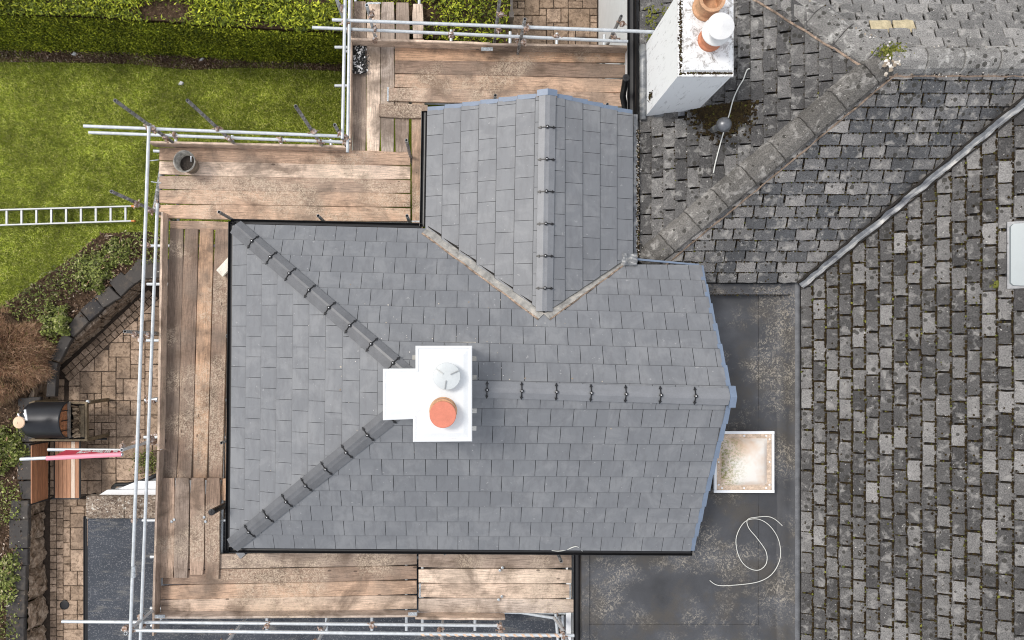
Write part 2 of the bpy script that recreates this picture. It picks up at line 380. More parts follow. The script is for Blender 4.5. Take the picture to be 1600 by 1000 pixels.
# ---- clipping in 2D
def clip(poly, reg):
    out = poly; n = len(reg)
    A = sum(reg[i][0]*reg[(i+1) % n][1]-reg[(i+1) % n][0]*reg[i][1] for i in range(n))
    if A < 0: reg = reg[::-1]
    for i in range(n):
        a, b = reg[i], reg[(i+1) % n]; ex, ey = b[0]-a[0], b[1]-a[1]; res = []
        sd = [ex*(p[1]-a[1])-ey*(p[0]-a[0]) for p in out]
        for j in range(len(out)):
            p, q = out[j], out[(j+1) % len(out)]; sp, sq = sd[j], sd[(j+1) % len(out)]
            if sp >= -1e-9: res.append(p)
            if (sp > 1e-9 and sq < -1e-9) or (sp < -1e-9 and sq > 1e-9):
                t_ = sp/(sp-sq); res.append((p[0]+(q[0]-p[0])*t_, p[1]+(q[1]-p[1])*t_))
        out = res
        if len(out) < 3: return []
    return out
def area(p): return abs(sum(p[i][0]*p[(i+1) % len(p)][1]-p[(i+1) % len(p)][0]*p[i][1] for i in range(len(p))))/2
def inside(p, reg):
    n = len(reg); sg = 0
    for i in range(n):
        a, b = reg[i], reg[(i+1) % n]; c = (b[0]-a[0])*(p[1]-a[1])-(b[1]-a[1])*(p[0]-a[0])
        if abs(c) > 1e-6:
            if sg == 0: sg = 1 if c > 0 else -1
            elif (c > 0) != (sg > 0): return False
    return True
def pxof(p):
    d = HC-p[2]; return NX+p[0]*F/d, NY-p[1]*F/d

class Slope:
    """roof plane: eave from a to b (V up the slope, N outward)"""
    def __init__(s, a, b, top, region):
        s.o = Vector(a); s.U = (Vector(b)-s.o).normalized(); n = s.U.cross(Vector(top)-s.o).normalized()
        if n.z < 0: n = -n
        s.N = n; s.V = n.cross(s.U)
        if s.V.dot(Vector(top)-s.o) < 0: s.V = -s.V
        if s.U.cross(s.V).dot(n) < 0: s.o = Vector(b); s.U = -s.U
        s.right = True
        s.reg = [s.uv(p) for p in region]; s.world = [Vector(p) for p in region]
    def uv(s, p): d = Vector(p)-s.o; return (d.dot(s.U), d.dot(s.V))
    def pt(s, u, v, n=0): return s.o+s.U*u+s.V*v+s.N*n

def tiles(sl, gauge, width, length, th, tail, gap, bond=.5, v0=0., u0=0., jit=0., variants=None, mat='new_slate', proto=None, skip=None, cut=None):
    """returns list of tile records on this slope; proto is a list of shared meshes"""
    recs = []
    us = [p[0] for p in sl.reg]; vs = [p[1] for p in sl.reg]
    tilt = (tail-.0)/length
    nrow = int((max(vs)-v0)/gauge)+2
    for i in range(-1, nrow):
        v = v0+i*gauge
        if v+gauge < min(vs): continue
        off = u0+(bond*width if i % 2 else 0)+(random.uniform(-.2, .2)*width if jit else 0)
        k0 = int((min(us)-off)/width)-1; k1 = int((max(us)-off)/width)+1
        for k in range(k0, k1+1):
            ju = random.uniform(-jit, jit); jv = random.uniform(-jit, jit)*.8
            ua = off+k*width+gap/2+ju; ub = off+(k+1)*width-gap/2+ju
            va, vb = v+jv, v+length
            vis = [(ua, va), (ub, va), (ub, v+gauge), (ua, v+gauge)]
            full = [(ua, va), (ub, va), (ub, vb), (ua, vb)]
            if all(inside(p, sl.reg) for p in full):
                poly = None
            else:
                poly = clip(full, sl.reg)
                if len(poly) < 3 or area(poly) < .0015: continue
                # drop doubled points
                q = []
                for p in poly:
                    if not q or (abs(p[0]-q[-1][0])+abs(p[1]-q[-1][1])) > 1e-4: q.append(p)
                poly = q
                if len(poly) < 3: continue
            if cut:
                mid = sl.pt((ua+ub)/2, v)
                cr_ = cut(mid)
                if cr_:
                    cr2 = [sl.uv(p) for p in cr_]; full_ = poly or full
                    if not all(inside(p, cr2) for p in full_):
                        poly = clip(full_, cr2)
                        if len(poly) < 3 or area(poly) < .0015: continue
                    vis = clip(vis, cr2)
            cv = clip(vis, sl.reg) if len(vis) > 2 else []
            a = area(cv) if len(cv) > 2 else 0
            cu = sum(p[0] for p in (cv or full))/len(cv or full); cvv = sum(p[1] for p in (cv or full))/len(cv or full)
            wp = sl.pt(cu, cvv)
            if skip and skip(wp): continue
            px, py = pxof(wp); inside_f = -8 < px < 1608 and -8 < py < 1008
            recs.append(dict(sl=sl, ua=ua, ub=ub, va=va, v=v, poly=poly, score=(a*(10/(HC-wp.z))**2 if inside_f else -1), th=th, tail=tail, tilt=tilt, mat=mat,
                             length=length, gauge=gauge, w=width-gap, proto=proto, wp=wp))
    return recs

def tile_proto(name, w_, L, th, mat, jit, n=3):
    res = []
    for _ in range(n):
        mb = MB(); edge = [(0, 0)]
        if jit:
            edge = [(random.uniform(0, jit), random.uniform(0, jit)), (w_*random.uniform(.25, .4), random.uniform(-jit, jit)), (w_*random.uniform(.6, .75), random.uniform(-jit, jit)), (w_-random.uniform(0, jit), random.uniform(0, jit)),
                    (w_-random.uniform(0, jit), L*.4), (w_, L), (0, L), (random.uniform(0, jit), L*.45)]
            n_ = len(edge); bev = .004
            c = (w_/2, L/2)
            top = [(x+(c[0]-x)*.025, y+(c[1]-y)*.025, th) for x, y in edge]
            vs = [(x, y, 0) for x, y in edge]+[(x, y, th-bev) for x, y in edge]+top
            fs = [(i, (i+1) % n_, n_+(i+1) % n_, n_+i) for i in range(n_)]+[(n_+i, n_+(i+1) % n_, 2*n_+(i+1) % n_, 2*n_+i) for i in range(n_)]+[tuple(range(2*n_, 3*n_))]
            mb.add(vs, fs)
        else:
            mb.add([(0, 0, 0), (w_, 0, 0), (w_, L, 0), (0, L, 0), (0, .009, th), (w_, .009, th), (w_, L, th), (0, L, th)],
                   [(0, 3, 2, 1), (4, 5, 6, 7), (0, 1, 5, 4), (1, 2, 6, 5), (2, 3, 7, 6), (3, 0, 4, 7)])
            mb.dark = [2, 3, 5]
        res.append(mb)
    return res

def place_tiles(recs, house, name, limit):
    recs.sort(key=lambda r: -r['score'])
    keep = [r for r in recs[:limit] if r['score'] > 0]; rest = [r for r in recs if r not in keep] if False else recs[len(keep):]
    meshes = {}
    stuff = {}
    hl = wloc(house)
    def frame(r):
        sl = r['sl']; U = sl.U; a = -math.atan(r['tilt'])
        V = (sl.V*math.cos(a)+sl.N*math.sin(a)); N = (sl.N*math.cos(a)-sl.V*math.sin(a))
        if not sl.right: pass
        return U, V, N
    for idx, r in enumerate(keep+rest):
        U, V, N = frame(r); sl = r['sl']
        org = sl.pt(r['ua'], r['va'], r['tail'])
        single = idx < len(keep)
        if r['poly'] is None:
            mb = random.choice(r['proto']); local = mb.v; faces = mb.f
        else:
            mb = None; pl = [(p[0]-r['ua'], (p[1]-r['va'])/math.cos(math.atan(r['tilt']))) for p in r['poly']]
            A = sum(pl[i][0]*pl[(i+1) % len(pl)][1]-pl[(i+1) % len(pl)][0]*pl[i][1] for i in range(len(pl)))
            if A < 0: pl = pl[::-1]
            t2 = MB().prism(pl, 0, r['th']); nn_ = len(pl); faces = t2.f
            local = [(v[0], .009, v[2]) if (i >= nn_ and v[1] < .009 and r['th'] < .012) else v for i, v in enumerate(t2.v)]
        if single:
            key = id(mb)
            if mb is None: me = bpy.data.meshes.new(name); 
            else: me = meshes.get((key, r['mat']))
            if me is None or mb is None:
                fs = faces if sl.right else [f[::-1] for f in faces]
                me = bpy.data.meshes.new(name); me.from_pydata(local, [], fs); me.materials.append(MAT[r['mat']])
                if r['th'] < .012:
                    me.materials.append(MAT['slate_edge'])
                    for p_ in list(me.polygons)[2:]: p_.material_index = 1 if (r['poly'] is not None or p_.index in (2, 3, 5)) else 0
                if mb is not None: meshes[(key, r['mat'])] = me
            o = bpy.data.objects.new(name, me); COL.objects.link(o); o.parent = house
            j = random.uniform(-.004, .004) if r['th'] > .01 else 0
            M = Matrix((U, V, N)).transposed().to_4x4(); M.translation = org+N*j-hl; 
            o.matrix_local = M if sl.right else M
        else:
            s_ = stuff.setdefault(r['mat'], MB()); M = Matrix((U, V, N)).transposed()
            fs = faces if sl.right else [f[::-1] for f in faces]
            k_ = len(s_.f); s_.add([org+M @ Vector(v) for v in local], fs)
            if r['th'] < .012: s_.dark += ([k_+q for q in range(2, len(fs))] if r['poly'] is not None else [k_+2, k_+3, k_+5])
    for m_, s_ in stuff.items():
        tag(obj(name+'_field', s_, m_, house), kind='stuff')

def clumps(points, sizes, name, mat, parent, flat=.55):
    """many little squashed octahedra = moss cushions"""
    pts = np.array(points); n = len(pts); sz = np.array(sizes)[:, None, None]
    base = np.array([(1, 0, 0), (.3, .95, 0), (-.8, .6, 0), (-.8, -.6, 0), (.3, -.95, 0), (0, 0, 1.)])
    sc = rng.uniform(.6, 1.4, (n, 6, 1)); b = base[None]*sc; a = rng.uniform(0, 6.28, n); ca, sa = np.cos(a), np.sin(a)
    x = b[..., 0]*ca[:, None]-b[..., 1]*sa[:, None]; y = b[..., 0]*sa[:, None]+b[..., 1]*ca[:, None]
    v = np.stack([x, y, b[..., 2]*flat-.25], -1)*sz+pts[:, None]
    f = np.array([(0, 1, 5), (1, 2, 5), (2, 3, 5), (3, 4, 5), (4, 0, 5)]); f = (f[None]+np.arange(n)[:, None, None]*6).reshape(-1, 3)
    return raw(name, v.reshape(-1, 3), f, mat, parent, 'stuff')
def leaves(pts, nrm, size, name, mat, parent=None, kind=None, lean=.7, aspect=.5, lsz=.5):
    """leaf quads (two-triangle kites) scattered at pts, facing roughly nrm"""
    n = len(pts); pts = np.asarray(pts); nrm = np.asarray(nrm)
    d = nrm+rng.normal(0, lean, (n, 3)); d /= np.linalg.norm(d, axis=1)[:, None]+1e-9
    t_ = rng.normal(0, 1, (n, 3)); a = np.cross(d, t_); a /= np.linalg.norm(a, axis=1)[:, None]+1e-9; b = np.cross(d, a)
    s_ = (size*rng.uniform(1-lsz, 1+lsz, n))[:, None]
    v = np.stack([pts-a*s_, pts-b*s_*aspect, pts+a*s_, pts+b*s_*aspect], 1)
    f = np.arange(n*4).reshape(-1, 4)
    return raw(name, v.reshape(-1, 3), f, mat, parent, kind)
def blades(pts, h, wd, name, mat, parent=None, kind='stuff', lean=.9, base_n=None):
    n = len(pts); pts = np.asarray(pts); a = rng.uniform(0, 6.283, n); L = h*rng.uniform(.5, 1.4, n)
    dx, dy = np.cos(a), np.sin(a); k = rng.uniform(.3, lean+.3, n)
    tip = pts+np.stack([dx*L*k, dy*L*k, L*np.sqrt(np.maximum(.08, 1-k*k*.7))], -1)
    sx = np.stack([-dy, dx, np.zeros(n)], -1)*wd*rng.uniform(.6, 1.4, n)[:, None]
    v = np.stack([pts-sx, pts+sx, tip], 1); f = np.arange(n*3).reshape(-1, 3)
    return raw(name, v.reshape(-1, 3), f, mat, parent, kind)
def in_poly(x, y, poly):
    c = np.zeros(len(x), bool); n = len(poly); j = n-1
    for i in range(n):
        xi, yi, xj, yj = poly[i][0], poly[i][1], poly[j][0], poly[j][1]
        m = ((yi > y) != (yj > y)) & (x < (xj-xi)*(y-yi)/(yj-yi+1e-12)+xi); c ^= m; j = i
    return c
def scatter(poly, n):
    xs = [p[0] for p in poly]; ys = [p[1] for p in poly]; x = rng.uniform(min(xs), max(xs), n); y = rng.uniform(min(ys), max(ys), n)
    m = in_poly(x, y, poly); return x[m], y[m]
# ================================================================ GROUND
ZL = .5                                               # lawn level above the patio
g = MB().box((0, 0, -.16), (120, 120, .2)); go = obj('ground', g, 'far_ground'); tag(go, kind='structure')
WALLX = [(-7.67, -9), (-7.67, -2.7), (-7.62, -.9), (-7.27, -.34), (-5.95, 1.2), (-5.35, 1.52)]
lawn_poly = [(-40, -9)]+[(a-.13, b+.1) for a, b in WALLX]+[(-3.0, 1.52), (.94, 1.52), (.94, 30), (-40, 30)]
lo = obj('lawn', MB().prism(lawn_poly, -.2, ZL), 'lawn_base'); tag(lo, kind='structure')
bed_px = [(-90, 540), (0, 482), (40, 452), (80, 425), (118, 398), (160, 364), (230, 362), (262, 372), (262, 412)]
bed_poly = [tuple(P(x, y, ZL)[:2]) for x, y in bed_px]+[(-5.6, 1.5), (-6.02, 1.3), (-7.4, -.22), (-7.72, -.9), (-7.76, -2.7), (-7.76, -7), (-10.5, -7)]
bo = obj('garden_bed', MB().prism(bed_poly, ZL-.1, ZL+.012), 'soil'); tag(bo, kind='structure')
# soil strip at the foot of the hedge
strip = [tuple(P(x, y, ZL)[:2]) for x, y in [(-80, 76), (0, 74), (130, 76), (270, 82), (400, 92), (540, 96), (540, 112), (450, 108), (380, 106), (300, 110), (200, 100), (100, 98), (0, 97), (-80, 98)]]
obj('hedge_foot_soil', MB().prism(strip, ZL-.1, ZL+.01), 'soil')['kind'] = 'structure'

def lawn_pts(n, box):
    x0, x1, y0, y1 = box; x = rng.uniform(x0, x1, n); y = rng.uniform(y0, y1, n)
    m = in_poly(x, y, lawn_poly) & ~in_poly(x, y, bed_poly) & ~in_poly(x, y, strip) | (in_poly(x, y, strip) & (np.sin(x*5+3*np.sin(x*2.3+y*6))+np.sin(y*11+x*3)+rng.normal(0, .6, n) > .35)); return x[m], y[m]
x, y = lawn_pts(330000, (-9.3, -2.0, .4, 5.6)); pts = np.stack([x, y, np.full(len(x), ZL)], 1)
blades(pts, .045, .0042, 'lawn_grass', 'lawn_blade')
# worn/pale threads and crumbs
x, y = scatter(strip, 9000); leaves(np.stack([x, y, np.full(len(x), ZL+.03)], 1), np.tile((0, 0, 1.), (len(x), 1)), .022, 'hedge_foot_litter', 'litter', None, 'stuff', .6, .25)

# ---- hedge: clipped, top z ~1.75
HT = 1.85
top_front = [(-90, 14), (0, 23), (130, 27), (270, 36), (400, 46), (535, 52), (665, 62), (795, 70)]
base_front = [(-90, 74), (0, 76), (130, 78), (270, 84), (400, 93), (535, 97), (665, 104), (795, 108)]
tf = [P(a, b, HT) for a, b in top_front]; bf = [P(a, b, ZL) for a, b in base_front]
hedge = thing('garden_hedge', 'long clipped green hedge along the top behind the lawn, bright on top, dark sided', 'hedge', (-3, 6.0, ZL))
mb = MB(); D_ = 1.35
for i in range(len(tf)-1):
    a, b, c, d = tf[i], tf[i+1], bf[i+1], bf[i]
    B = Vector((0, D_, 0)); ins = Vector((0, .05, -.06))
    mb.add([a+ins, b+ins, c+Vector((0, .05, -.1)), d+Vector((0, .05, -.1)), a+B+Vector((0, 0, -.06)), b+B+Vector((0, 0, -.06)), c+B, d+B], [(0, 3, 2, 1), (0, 1, 5, 4), (4, 5, 6, 7), (0, 4, 7, 3), (1, 2, 6, 5)])
obj('hedge_core', mb, 'soil', hedge)
def hedge_pts(n, face):
    k = rng.integers(0, len(tf)-1, n); t_ = rng.random(n)[:, None]; s_ = rng.random(n)[:, None]
    A = np.array([list(v) for v in tf]); Bm = np.array([list(v) for v in bf]); a = A[k]*(1-t_)+A[k+1]*t_; b = Bm[k]*(1-t_)+Bm[k+1]*t_
    if face: return a*(1-s_)+b*s_
    return a+np.array((0, D_, 0))*s_
hp = hedge_pts(90000, True); hp[:, 1] -= np.abs(rng.normal(0, .03, len(hp)))
leaves(hp, np.tile((0, -1, -.05), (len(hp), 1)), .02, 'side_foliage', 'hedge_leaf', hedge, 'stuff', .6, .4)
hp = hedge_pts(60000, False)
cl = np.sin(hp[:, 0]*3.1+1.3*np.sin(hp[:, 1]*4))+np.sin(hp[:, 1]*7+hp[:, 0]*1.7)+rng.normal(0, .5, len(hp))
bare = cl < np.where((hp[:, 0] > -7.0), -.75, -1.7)
bare |= (hp[:, 0] > -1.2) & (rng.random(len(hp)) < .55)
hp = hp[~bare]; cl = cl[~bare]; hp[:, 2] += .02*cl+np.abs(rng.normal(0, .05, len(hp)))
leaves(hp, np.tile((0, 0, 1.), (len(hp), 1)), .032, 'top_foliage', 'hedge_leaf', hedge, 'stuff', .8, .34)

# ---- bed planting
def away_from_wall(x, y): return ~((y < 1.75) & (x > -5.55))
x, y = scatter(bed_poly, 16000); pt = np.stack([x, y, np.full(len(x), ZL+.03)+rng.uniform(0, .04, len(x))], 1)
leaves(pt, np.tile((0, 0, 1.), (len(x), 1)), .03, 'leaf_litter', 'litter', None, 'stuff', .7, .4)
den = lambda x, y: (np.sin(x*4.2+2*np.sin(y*3))+np.sin(y*5.1-x*2)+rng.normal(0, .55, len(x)))
x, y = scatter(bed_poly, 60000); m = den(x, y) > -.15; x, y = x[m], y[m]; pt = np.stack([x, y, ZL+.05+rng.uniform(0, .12, len(x))], 1)
leaves(pt, np.tile((0, 0, 1.), (len(x), 1)), .024, 'ground_cover', 'cover_leaf', None, 'stuff', .7, .45)
# bright small shrubs in the bed
def shrub(px, py, r, h, n, label, mat='cover_leaf', lsz=.026, nm='leafy_shrub', grp=None):
    c = P(px, py, ZL); t_ = thing(nm, label, 'shrub', (c.x, c.y, ZL), grp)
    mb = MB()
    for k in range(9):
        a = k*.7+random.random(); mb.path([c, c+Vector((math.cos(a)*r*.4, math.sin(a)*r*.4, h*.5)), c+Vector((math.cos(a)*r*.75, math.sin(a)*r*.75, h*.85))], [.014, .009, .004], 5)
    obj('stem', mb, 'dry_twig', t_)
    u = rng.normal(0, 1, (n, 3)); u[:, 2] = np.abs(u[:, 2]); u /= np.linalg.norm(u, axis=1)[:, None]; rr = rng.uniform(.45, 1, n)**.5
    lump = 1+.22*np.sin(u[:, 0]*7+px)+.18*np.sin(u[:, 1]*9+py); p = u*(rr*lump)[:, None]*np.array((r, r, h))+np.array(c)
    leaves(p, u+np.array((0, 0, .6)), lsz, 'foliage', mat, t_, 'stuff', .6, .5)
shrub(92, 503, .28, .3, 2600, 'small bright green leafy shrub between the brown heather and the diagonal stone wall')
shrub(150, 425, .34, .22, 2300, 'low leafy green plant on the bed above the coping stones of the diagonal wall')
shrub(185, 392, .26, .15, 1500, 'low greenish plant at the upper corner of the bed by the end of the ladder', 'cover_leaf', .022)
shrub(8, 700, .4, .3, 2800, 'mound of small green leaves left of the dark coping beside the wooden bench')
shrub(5, 905, .42, .22, 2200, 'low pale green plant at the left edge beside the lowest coping stones')
# brown heather
hc = P(28, 555, ZL); ht = thing('heather_bush', 'large dry russet brown bush with fine twigs at the left edge above the black smoker', 'bush', (hc.x-.3, hc.y, ZL))
n = 52000; u = rng.normal(0, 1, (n, 3)); u[:, 2] = np.abs(u[:, 2]); u /= np.linalg.norm(u, axis=1)[:, None]
rad = np.array((1.02, .78, .62))*(1+.1*np.sin(u[:, 0:1]*9)+.08*np.sin(u[:, 1:2]*13)); p = u*rad*(rng.uniform(.5, 1, n)**.35)[:, None]+np.array((hc.x-.42, hc.y, ZL))
d_ = u+rng.normal(0, .55, (n, 3)); d_ /= np.linalg.norm(d_, axis=1)[:, None]; side = np.cross(d_, rng.normal(0, 1, (n, 3))); side /= np.linalg.norm(side, axis=1)[:, None]
v = np.stack([p-side*.0035, p+side*.0035, p+d_*rng.uniform(.05, .15, n)[:, None]], 1)
raw('twigs', v.reshape(-1, 3), np.arange(n*3).reshape(-1, 3), 'dry_twig', ht, 'stuff')
mb = MB().lathe((hc.x-.42, hc.y, ZL-.02), [(.85, 0), (.8, .2), (.55, .4), (.2, .5)], 16); obj('woody_core', mb, 'soil', ht)
mb = MB()
for k in range(10):
    a = k*.63; mb.path([(hc.x-.42, hc.y, ZL), (hc.x-.42+math.cos(a)*.5, hc.y+math.sin(a)*.4, ZL+.4)], [.02, .008], 5)
obj('branches', mb, 'log_wood', ht)

# ================================================================ RETAINING WALL
wall = thing('stone_retaining_wall', 'low garden wall of dark coping stones holding up the bed beside the paved patio', 'wall', (-7.3, -.3, 0))
WT = .56
cop = [[(193, 432), (215, 405), (268, 405), (268, 433), (222, 436), (209, 444)], [(170, 441), (188, 425), (209, 444), (188, 463)], [(147, 464), (170, 447), (188, 465), (160, 481)], [(125, 484), (147, 465), (162, 482), (140, 502)],
       [(100, 516), (124, 486), (138, 503), (114, 527)], [(78, 560), (99, 518), (112, 529), (92, 566)], [(72, 620), (76, 563), (90, 568), (86, 620)],
       [(27, 622), (62, 620), (62, 650), (28, 650)], [(27, 652), (52, 652), (52, 690), (27, 690)], [(27, 692), (52, 692), (52, 718), (27, 718)], [(26, 720), (51, 720), (51, 750), (26, 750)], [(28, 752), (52, 752), (50, 780), (34, 780)],
       [(17, 782), (44, 782), (44, 811), (15, 811)], [(13, 812), (44, 812), (43, 857), (13, 857)], [(19, 858), (42, 858), (42, 884), (19, 884)], [(11, 885), (41, 885), (40, 922), (11, 922)], [(10, 923), (40, 923), (38, 965), (9, 965)], [(9, 966), (38, 966), (37, 1012), (8, 1012)], [(8, 1013), (37, 1013), (36, 1060), (8, 1060)]]
for q in cop:
    mb = MB().stone([tuple(P(a, b, WT)[:2]) for a, b in q], WT-.09, WT+random.uniform(-.012, .012), .014, .006, 2); obj('coping_stone', mb, 'coping', wall)
# stones of the wall body, in courses, face leaning back slightly
path_in = [P(268, 434, WT), P(222, 437, WT), P(209, 445, WT), P(140, 503, WT), P(112, 530, WT), P(91, 568, WT), P(86, 622, WT), P(54, 624, WT), P(51, 780, WT)]
pi = [Vector(v) for v in ((-5.2, 1.27), (-5.72, 1.2), (-5.9, 1.06), (-6.43, .55), (-6.9, .11), (-7.15, -.13), (-7.45, -.37), (-7.6, -.62), (-7.62, -2.72))]
def wall_stones(line, off_n, z0, z1, rows, depth=.16, name='wall_stone', mat='rock'):
    h = (z1-z0)/rows
    for r in range(rows):
        for i in range(len(line)-1):
            a, b = line[i], line[i+1]; L = (b-a).length; d = (b-a)/max(L, 1e-5); nn = Vector((d.y, -d.x))*off_n; s_ = 0 if r % 2 == 0 else -.12
            while s_ < L-.02:
                ln = random.uniform(.2, .36); e = min(L, s_+ln); s0 = max(0, s_); 
                if e-s0 > .04:
                    o = random.uniform(-.012, .018)
                    q = [a+d*(s0+.006)+nn*o, a+d*(e-.006)+nn*o, a+d*(e-.006)-nn*depth, a+d*(s0+.006)-nn*depth]
                    obj(name, MB().stone([tuple(v) for v in q], z0+r*h+.004, z0+(r+1)*h-.006, .012, .01, 1), mat, wall)
                s_ += ln
wall_stones([v for v in pi], -1, 0, WT-.095, 3)
bk = [Vector(p) for p in WALLX]
# rough rockery face (lower left): craggy upright stones below the coping
from mathutils import noise as MN
yy = -2.7
while yy > -6.2:
    L = random.uniform(.3, .62); ni, nj = int(L/.035), 15; mb = MB(); dx = random.uniform(-.02, .03)
    for i in range(ni+1):
        for j in range(nj+1):
            y_ = yy-L*i/ni; t_ = j/nj; z_ = .49*(1-t_)
            n1 = MN.fractal(Vector((y_*3.2, z_*5, dx*90)), .9, 2.2, 5); n2 = abs(MN.noise(Vector((y_*9, z_*3, 4))))
            e = min(1, 9*min(i/ni, 1-i/ni)*L)
            x_ = -7.69+.05*t_+dx*e+.075*n1-.05*n2-.07*(1-e)
            mb.v.append((x_, y_+.02*MN.noise(Vector((y_*11, z_*11, 1))), z_+.02*n1))
    for i in range(ni):
        for j in range(nj): k = i*(nj+1)+j; mb.f.append((k, k+nj+1, k+nj+2, k+1))
    obj('rock', mb, 'rock', wall)
    yy -= L
obj('wall_core', MB().prism([(-7.98, -6.3), (-7.8, -6.3), (-7.8, -2.7), (-7.98, -2.7)], 0, .48), 'soil', wall)

# ================================================================ PATIO
def ashlar(parent, x0, x1, y0, y1, cell, keep, name='paving_stone', z=.0):
    nx, ny = int((x1-x0)/cell), int((y1-y0)/cell); occ = np.zeros((nx, ny), bool); cnt = 0
    for j in range(ny):
        for i in range(nx):
            if occ[i, j]: continue
            opts = [(3, 2), (2, 3), (2, 2), (2, 1), (1, 2), (3, 3), (2, 2), (1, 1)]; random.shuffle(opts); opts.append((1, 1))
            for a, b in opts:
                if i+a <= nx and j+b <= ny and not occ[i:i+a, j:j+b].any(): break
            occ[i:i+a, j:j+b] = True
            q = [(x0+i*cell+.006, y0+j*cell+.006), (x0+(i+a)*cell-.006, y0+j*cell+.006), (x0+(i+a)*cell-.006, y0+(j+b)*cell-.006), (x0+i*cell+.006, y0+(j+b)*cell-.006)]
            q = clip(q, keep) if keep else q
            if len(q) < 3 or area(q) < .004: continue
            obj(name, MB().stone(q, -.05, z+random.uniform(-.004, .004), .012, .004, 1), 'paver', parent); cnt += 1
    return cnt
pat = obj('patio', MB().prism([(-7.75, -6.4), (-3.2, -6.4), (-3.2, 1.6), (-5.3, 1.6), (-5.9, 1.3), (-7.4, -.3), (-7.75, -.9)], -.09, -.022), 'paver_joint'); tag(pat, kind='structure')
dirw = Vector((.732, .681)); nw = Vector((dirw.y, -dirw.x)); 
A0 = Vector((-7.44, -.4)); A1 = A0+dirw*2.3
so_ = .3
keepA = [(A0.x+nw.x*so_, A0.y+nw.y*so_), (A1.x+nw.x*so_, A1.y+nw.y*so_), (-3.3, 1.5), (-3.3, -2.7), (A0.x+nw.x*so_-.02, -2.7)]
ashlar(pat, -7.3, -4.9, -2.72, 1.5, .135, keepA)
ashlar(pat, -7.34, -6.0, -6.3, -2.72, .135, None)
setts = MB()
for r in range(2):
    s_ = random.uniform(0, .05)
    while s_ < 2.2:
        L = random.uniform(.11, .16); o = .05+r*.125; a = A0+dirw*s_+nw*o; b = A0+dirw*(s_+L-.012)+nw*o
        setts.stone([tuple(a), tuple(a+nw*.112), tuple(b+nw*.112), tuple(b)], -.05, random.uniform(-.004, .004), .01, .003, 1); s_ += L
    s_ = 0
    while s_ < 3.6:
        L = random.uniform(.11, .17); x_ = -7.585+r*.128; y_ = -2.74-s_
        setts.stone([(x_, y_), (x_+.116, y_), (x_+.116, y_-L+.012), (x_, y_-L+.012)], -.05, random.uniform(-.004, .004), .01, .003, 1); s_ += L
tag(obj('sett_edging', setts, 'paver', pat), kind='stuff')
ashlar(pat, -7.59, -7.3, -2.72, -.5, .135, None)
pat2 = obj('patio', MB().prism([(.94, 3.3), (2.75, 3.3), (2.75, 8), (.94, 8)], -.09, -.022), 'paver_joint'); tag(pat2, kind='structure')
ashlar(pat2, .98, 2.62, 3.5, 7.2, .135, None)
# drain gully
c = P(101, 945, .0); gl = obj('drain_cover', MB().lathe((c.x, c.y, -.02), [(.085, 0), (.085, .034), (.075, .036), (.07, .028), (.02, .03)], 20), 'black_plastic', pat)
# small lawn-edge retaining board/post at top
c = P(798, 28, .5)
post = thing('timber_post', 'pale timber edging post between the hedge end and the paved area at the top', 'post', (c.x, c.y, 0))
obj('post', MB().box((c.x, c.y-.03, .35), (.09, .1, .7)), 'grey_timber', post); obj('rail', MB().box((c.x+.0, c.y+.75, .62), (.045, 1.45, .1)), 'grey_timber', post)
# green weeds by the garage corner
def tuft(px, py, z, r, n, label):
    c = P(px, py, z); x = c.x+rng.normal(0, r, n); y = c.y+rng.normal(0, r, n)
    t_ = thing('weed', label, 'plant', (c.x, c.y, z))
    leaves(np.stack([x, y, z+.03+rng.uniform(0, .12, n)], 1), np.tile((0, 0, 1.), (n, 1)), .02, 'foliage', 'cover_leaf', t_, 'stuff', .7, .45)
    obj('stem', MB().path([c, c+Vector((.02, .01, .12))], .006, 5), 'dry_twig', t_)
tuft(232, 722, 0, .11, 500, 'tuft of green weed by the wall under the scaffold rails')

# ================================================================ NEW SLATE HOUSE
ZE, ZR = 2.7, 4.05
NW = P(366, 352, ZE); SW = P(361, 854, ZE); SE = P(1078, 859, ZE); NT_ = P(666, 359, ZE)
AP = P(662, 608, ZR); RR = P(1139, 620, ZR)
house = thing('slate_roofed_house', 'house with new smooth grey slate roof wrapped in scaffolding, hipped at its left end', 'house', (0, -.55, 0))
eN = (NT_-NW).normalized()
NE = NW+eN*((RR.x-NW.x)/eN.x); NE.z = ZE
SE2 = SE.copy()
sS = Slope(SW, SE, (AP+RR)/2, [SW, SE, Vector((RR.x, RR.y, ZR)), AP])
sW = Slope(NW, SW, AP, [NW, SW, AP])
tEnd = Vector((3.44, 1.19, 0)); fz = (NE.y-tEnd.y)/(NE.y-RR.y)
topE = Vector((3.47, 1.19, ZE+fz*(ZR-ZE))); topW = Vector((2.2, 1.22, ZE+fz*(ZR-ZE)))
sN = Slope(NW, NT_, AP, [NW, NE, RR, AP])
def cutN(p):
    if p.x < 1.0: return None
    return [Vector((.2, 1.19, topE.z)), Vector((5., 1.19, topE.z)), Vector((5., -1., ZR+.4)), Vector((.2, -1., ZR+.4))]
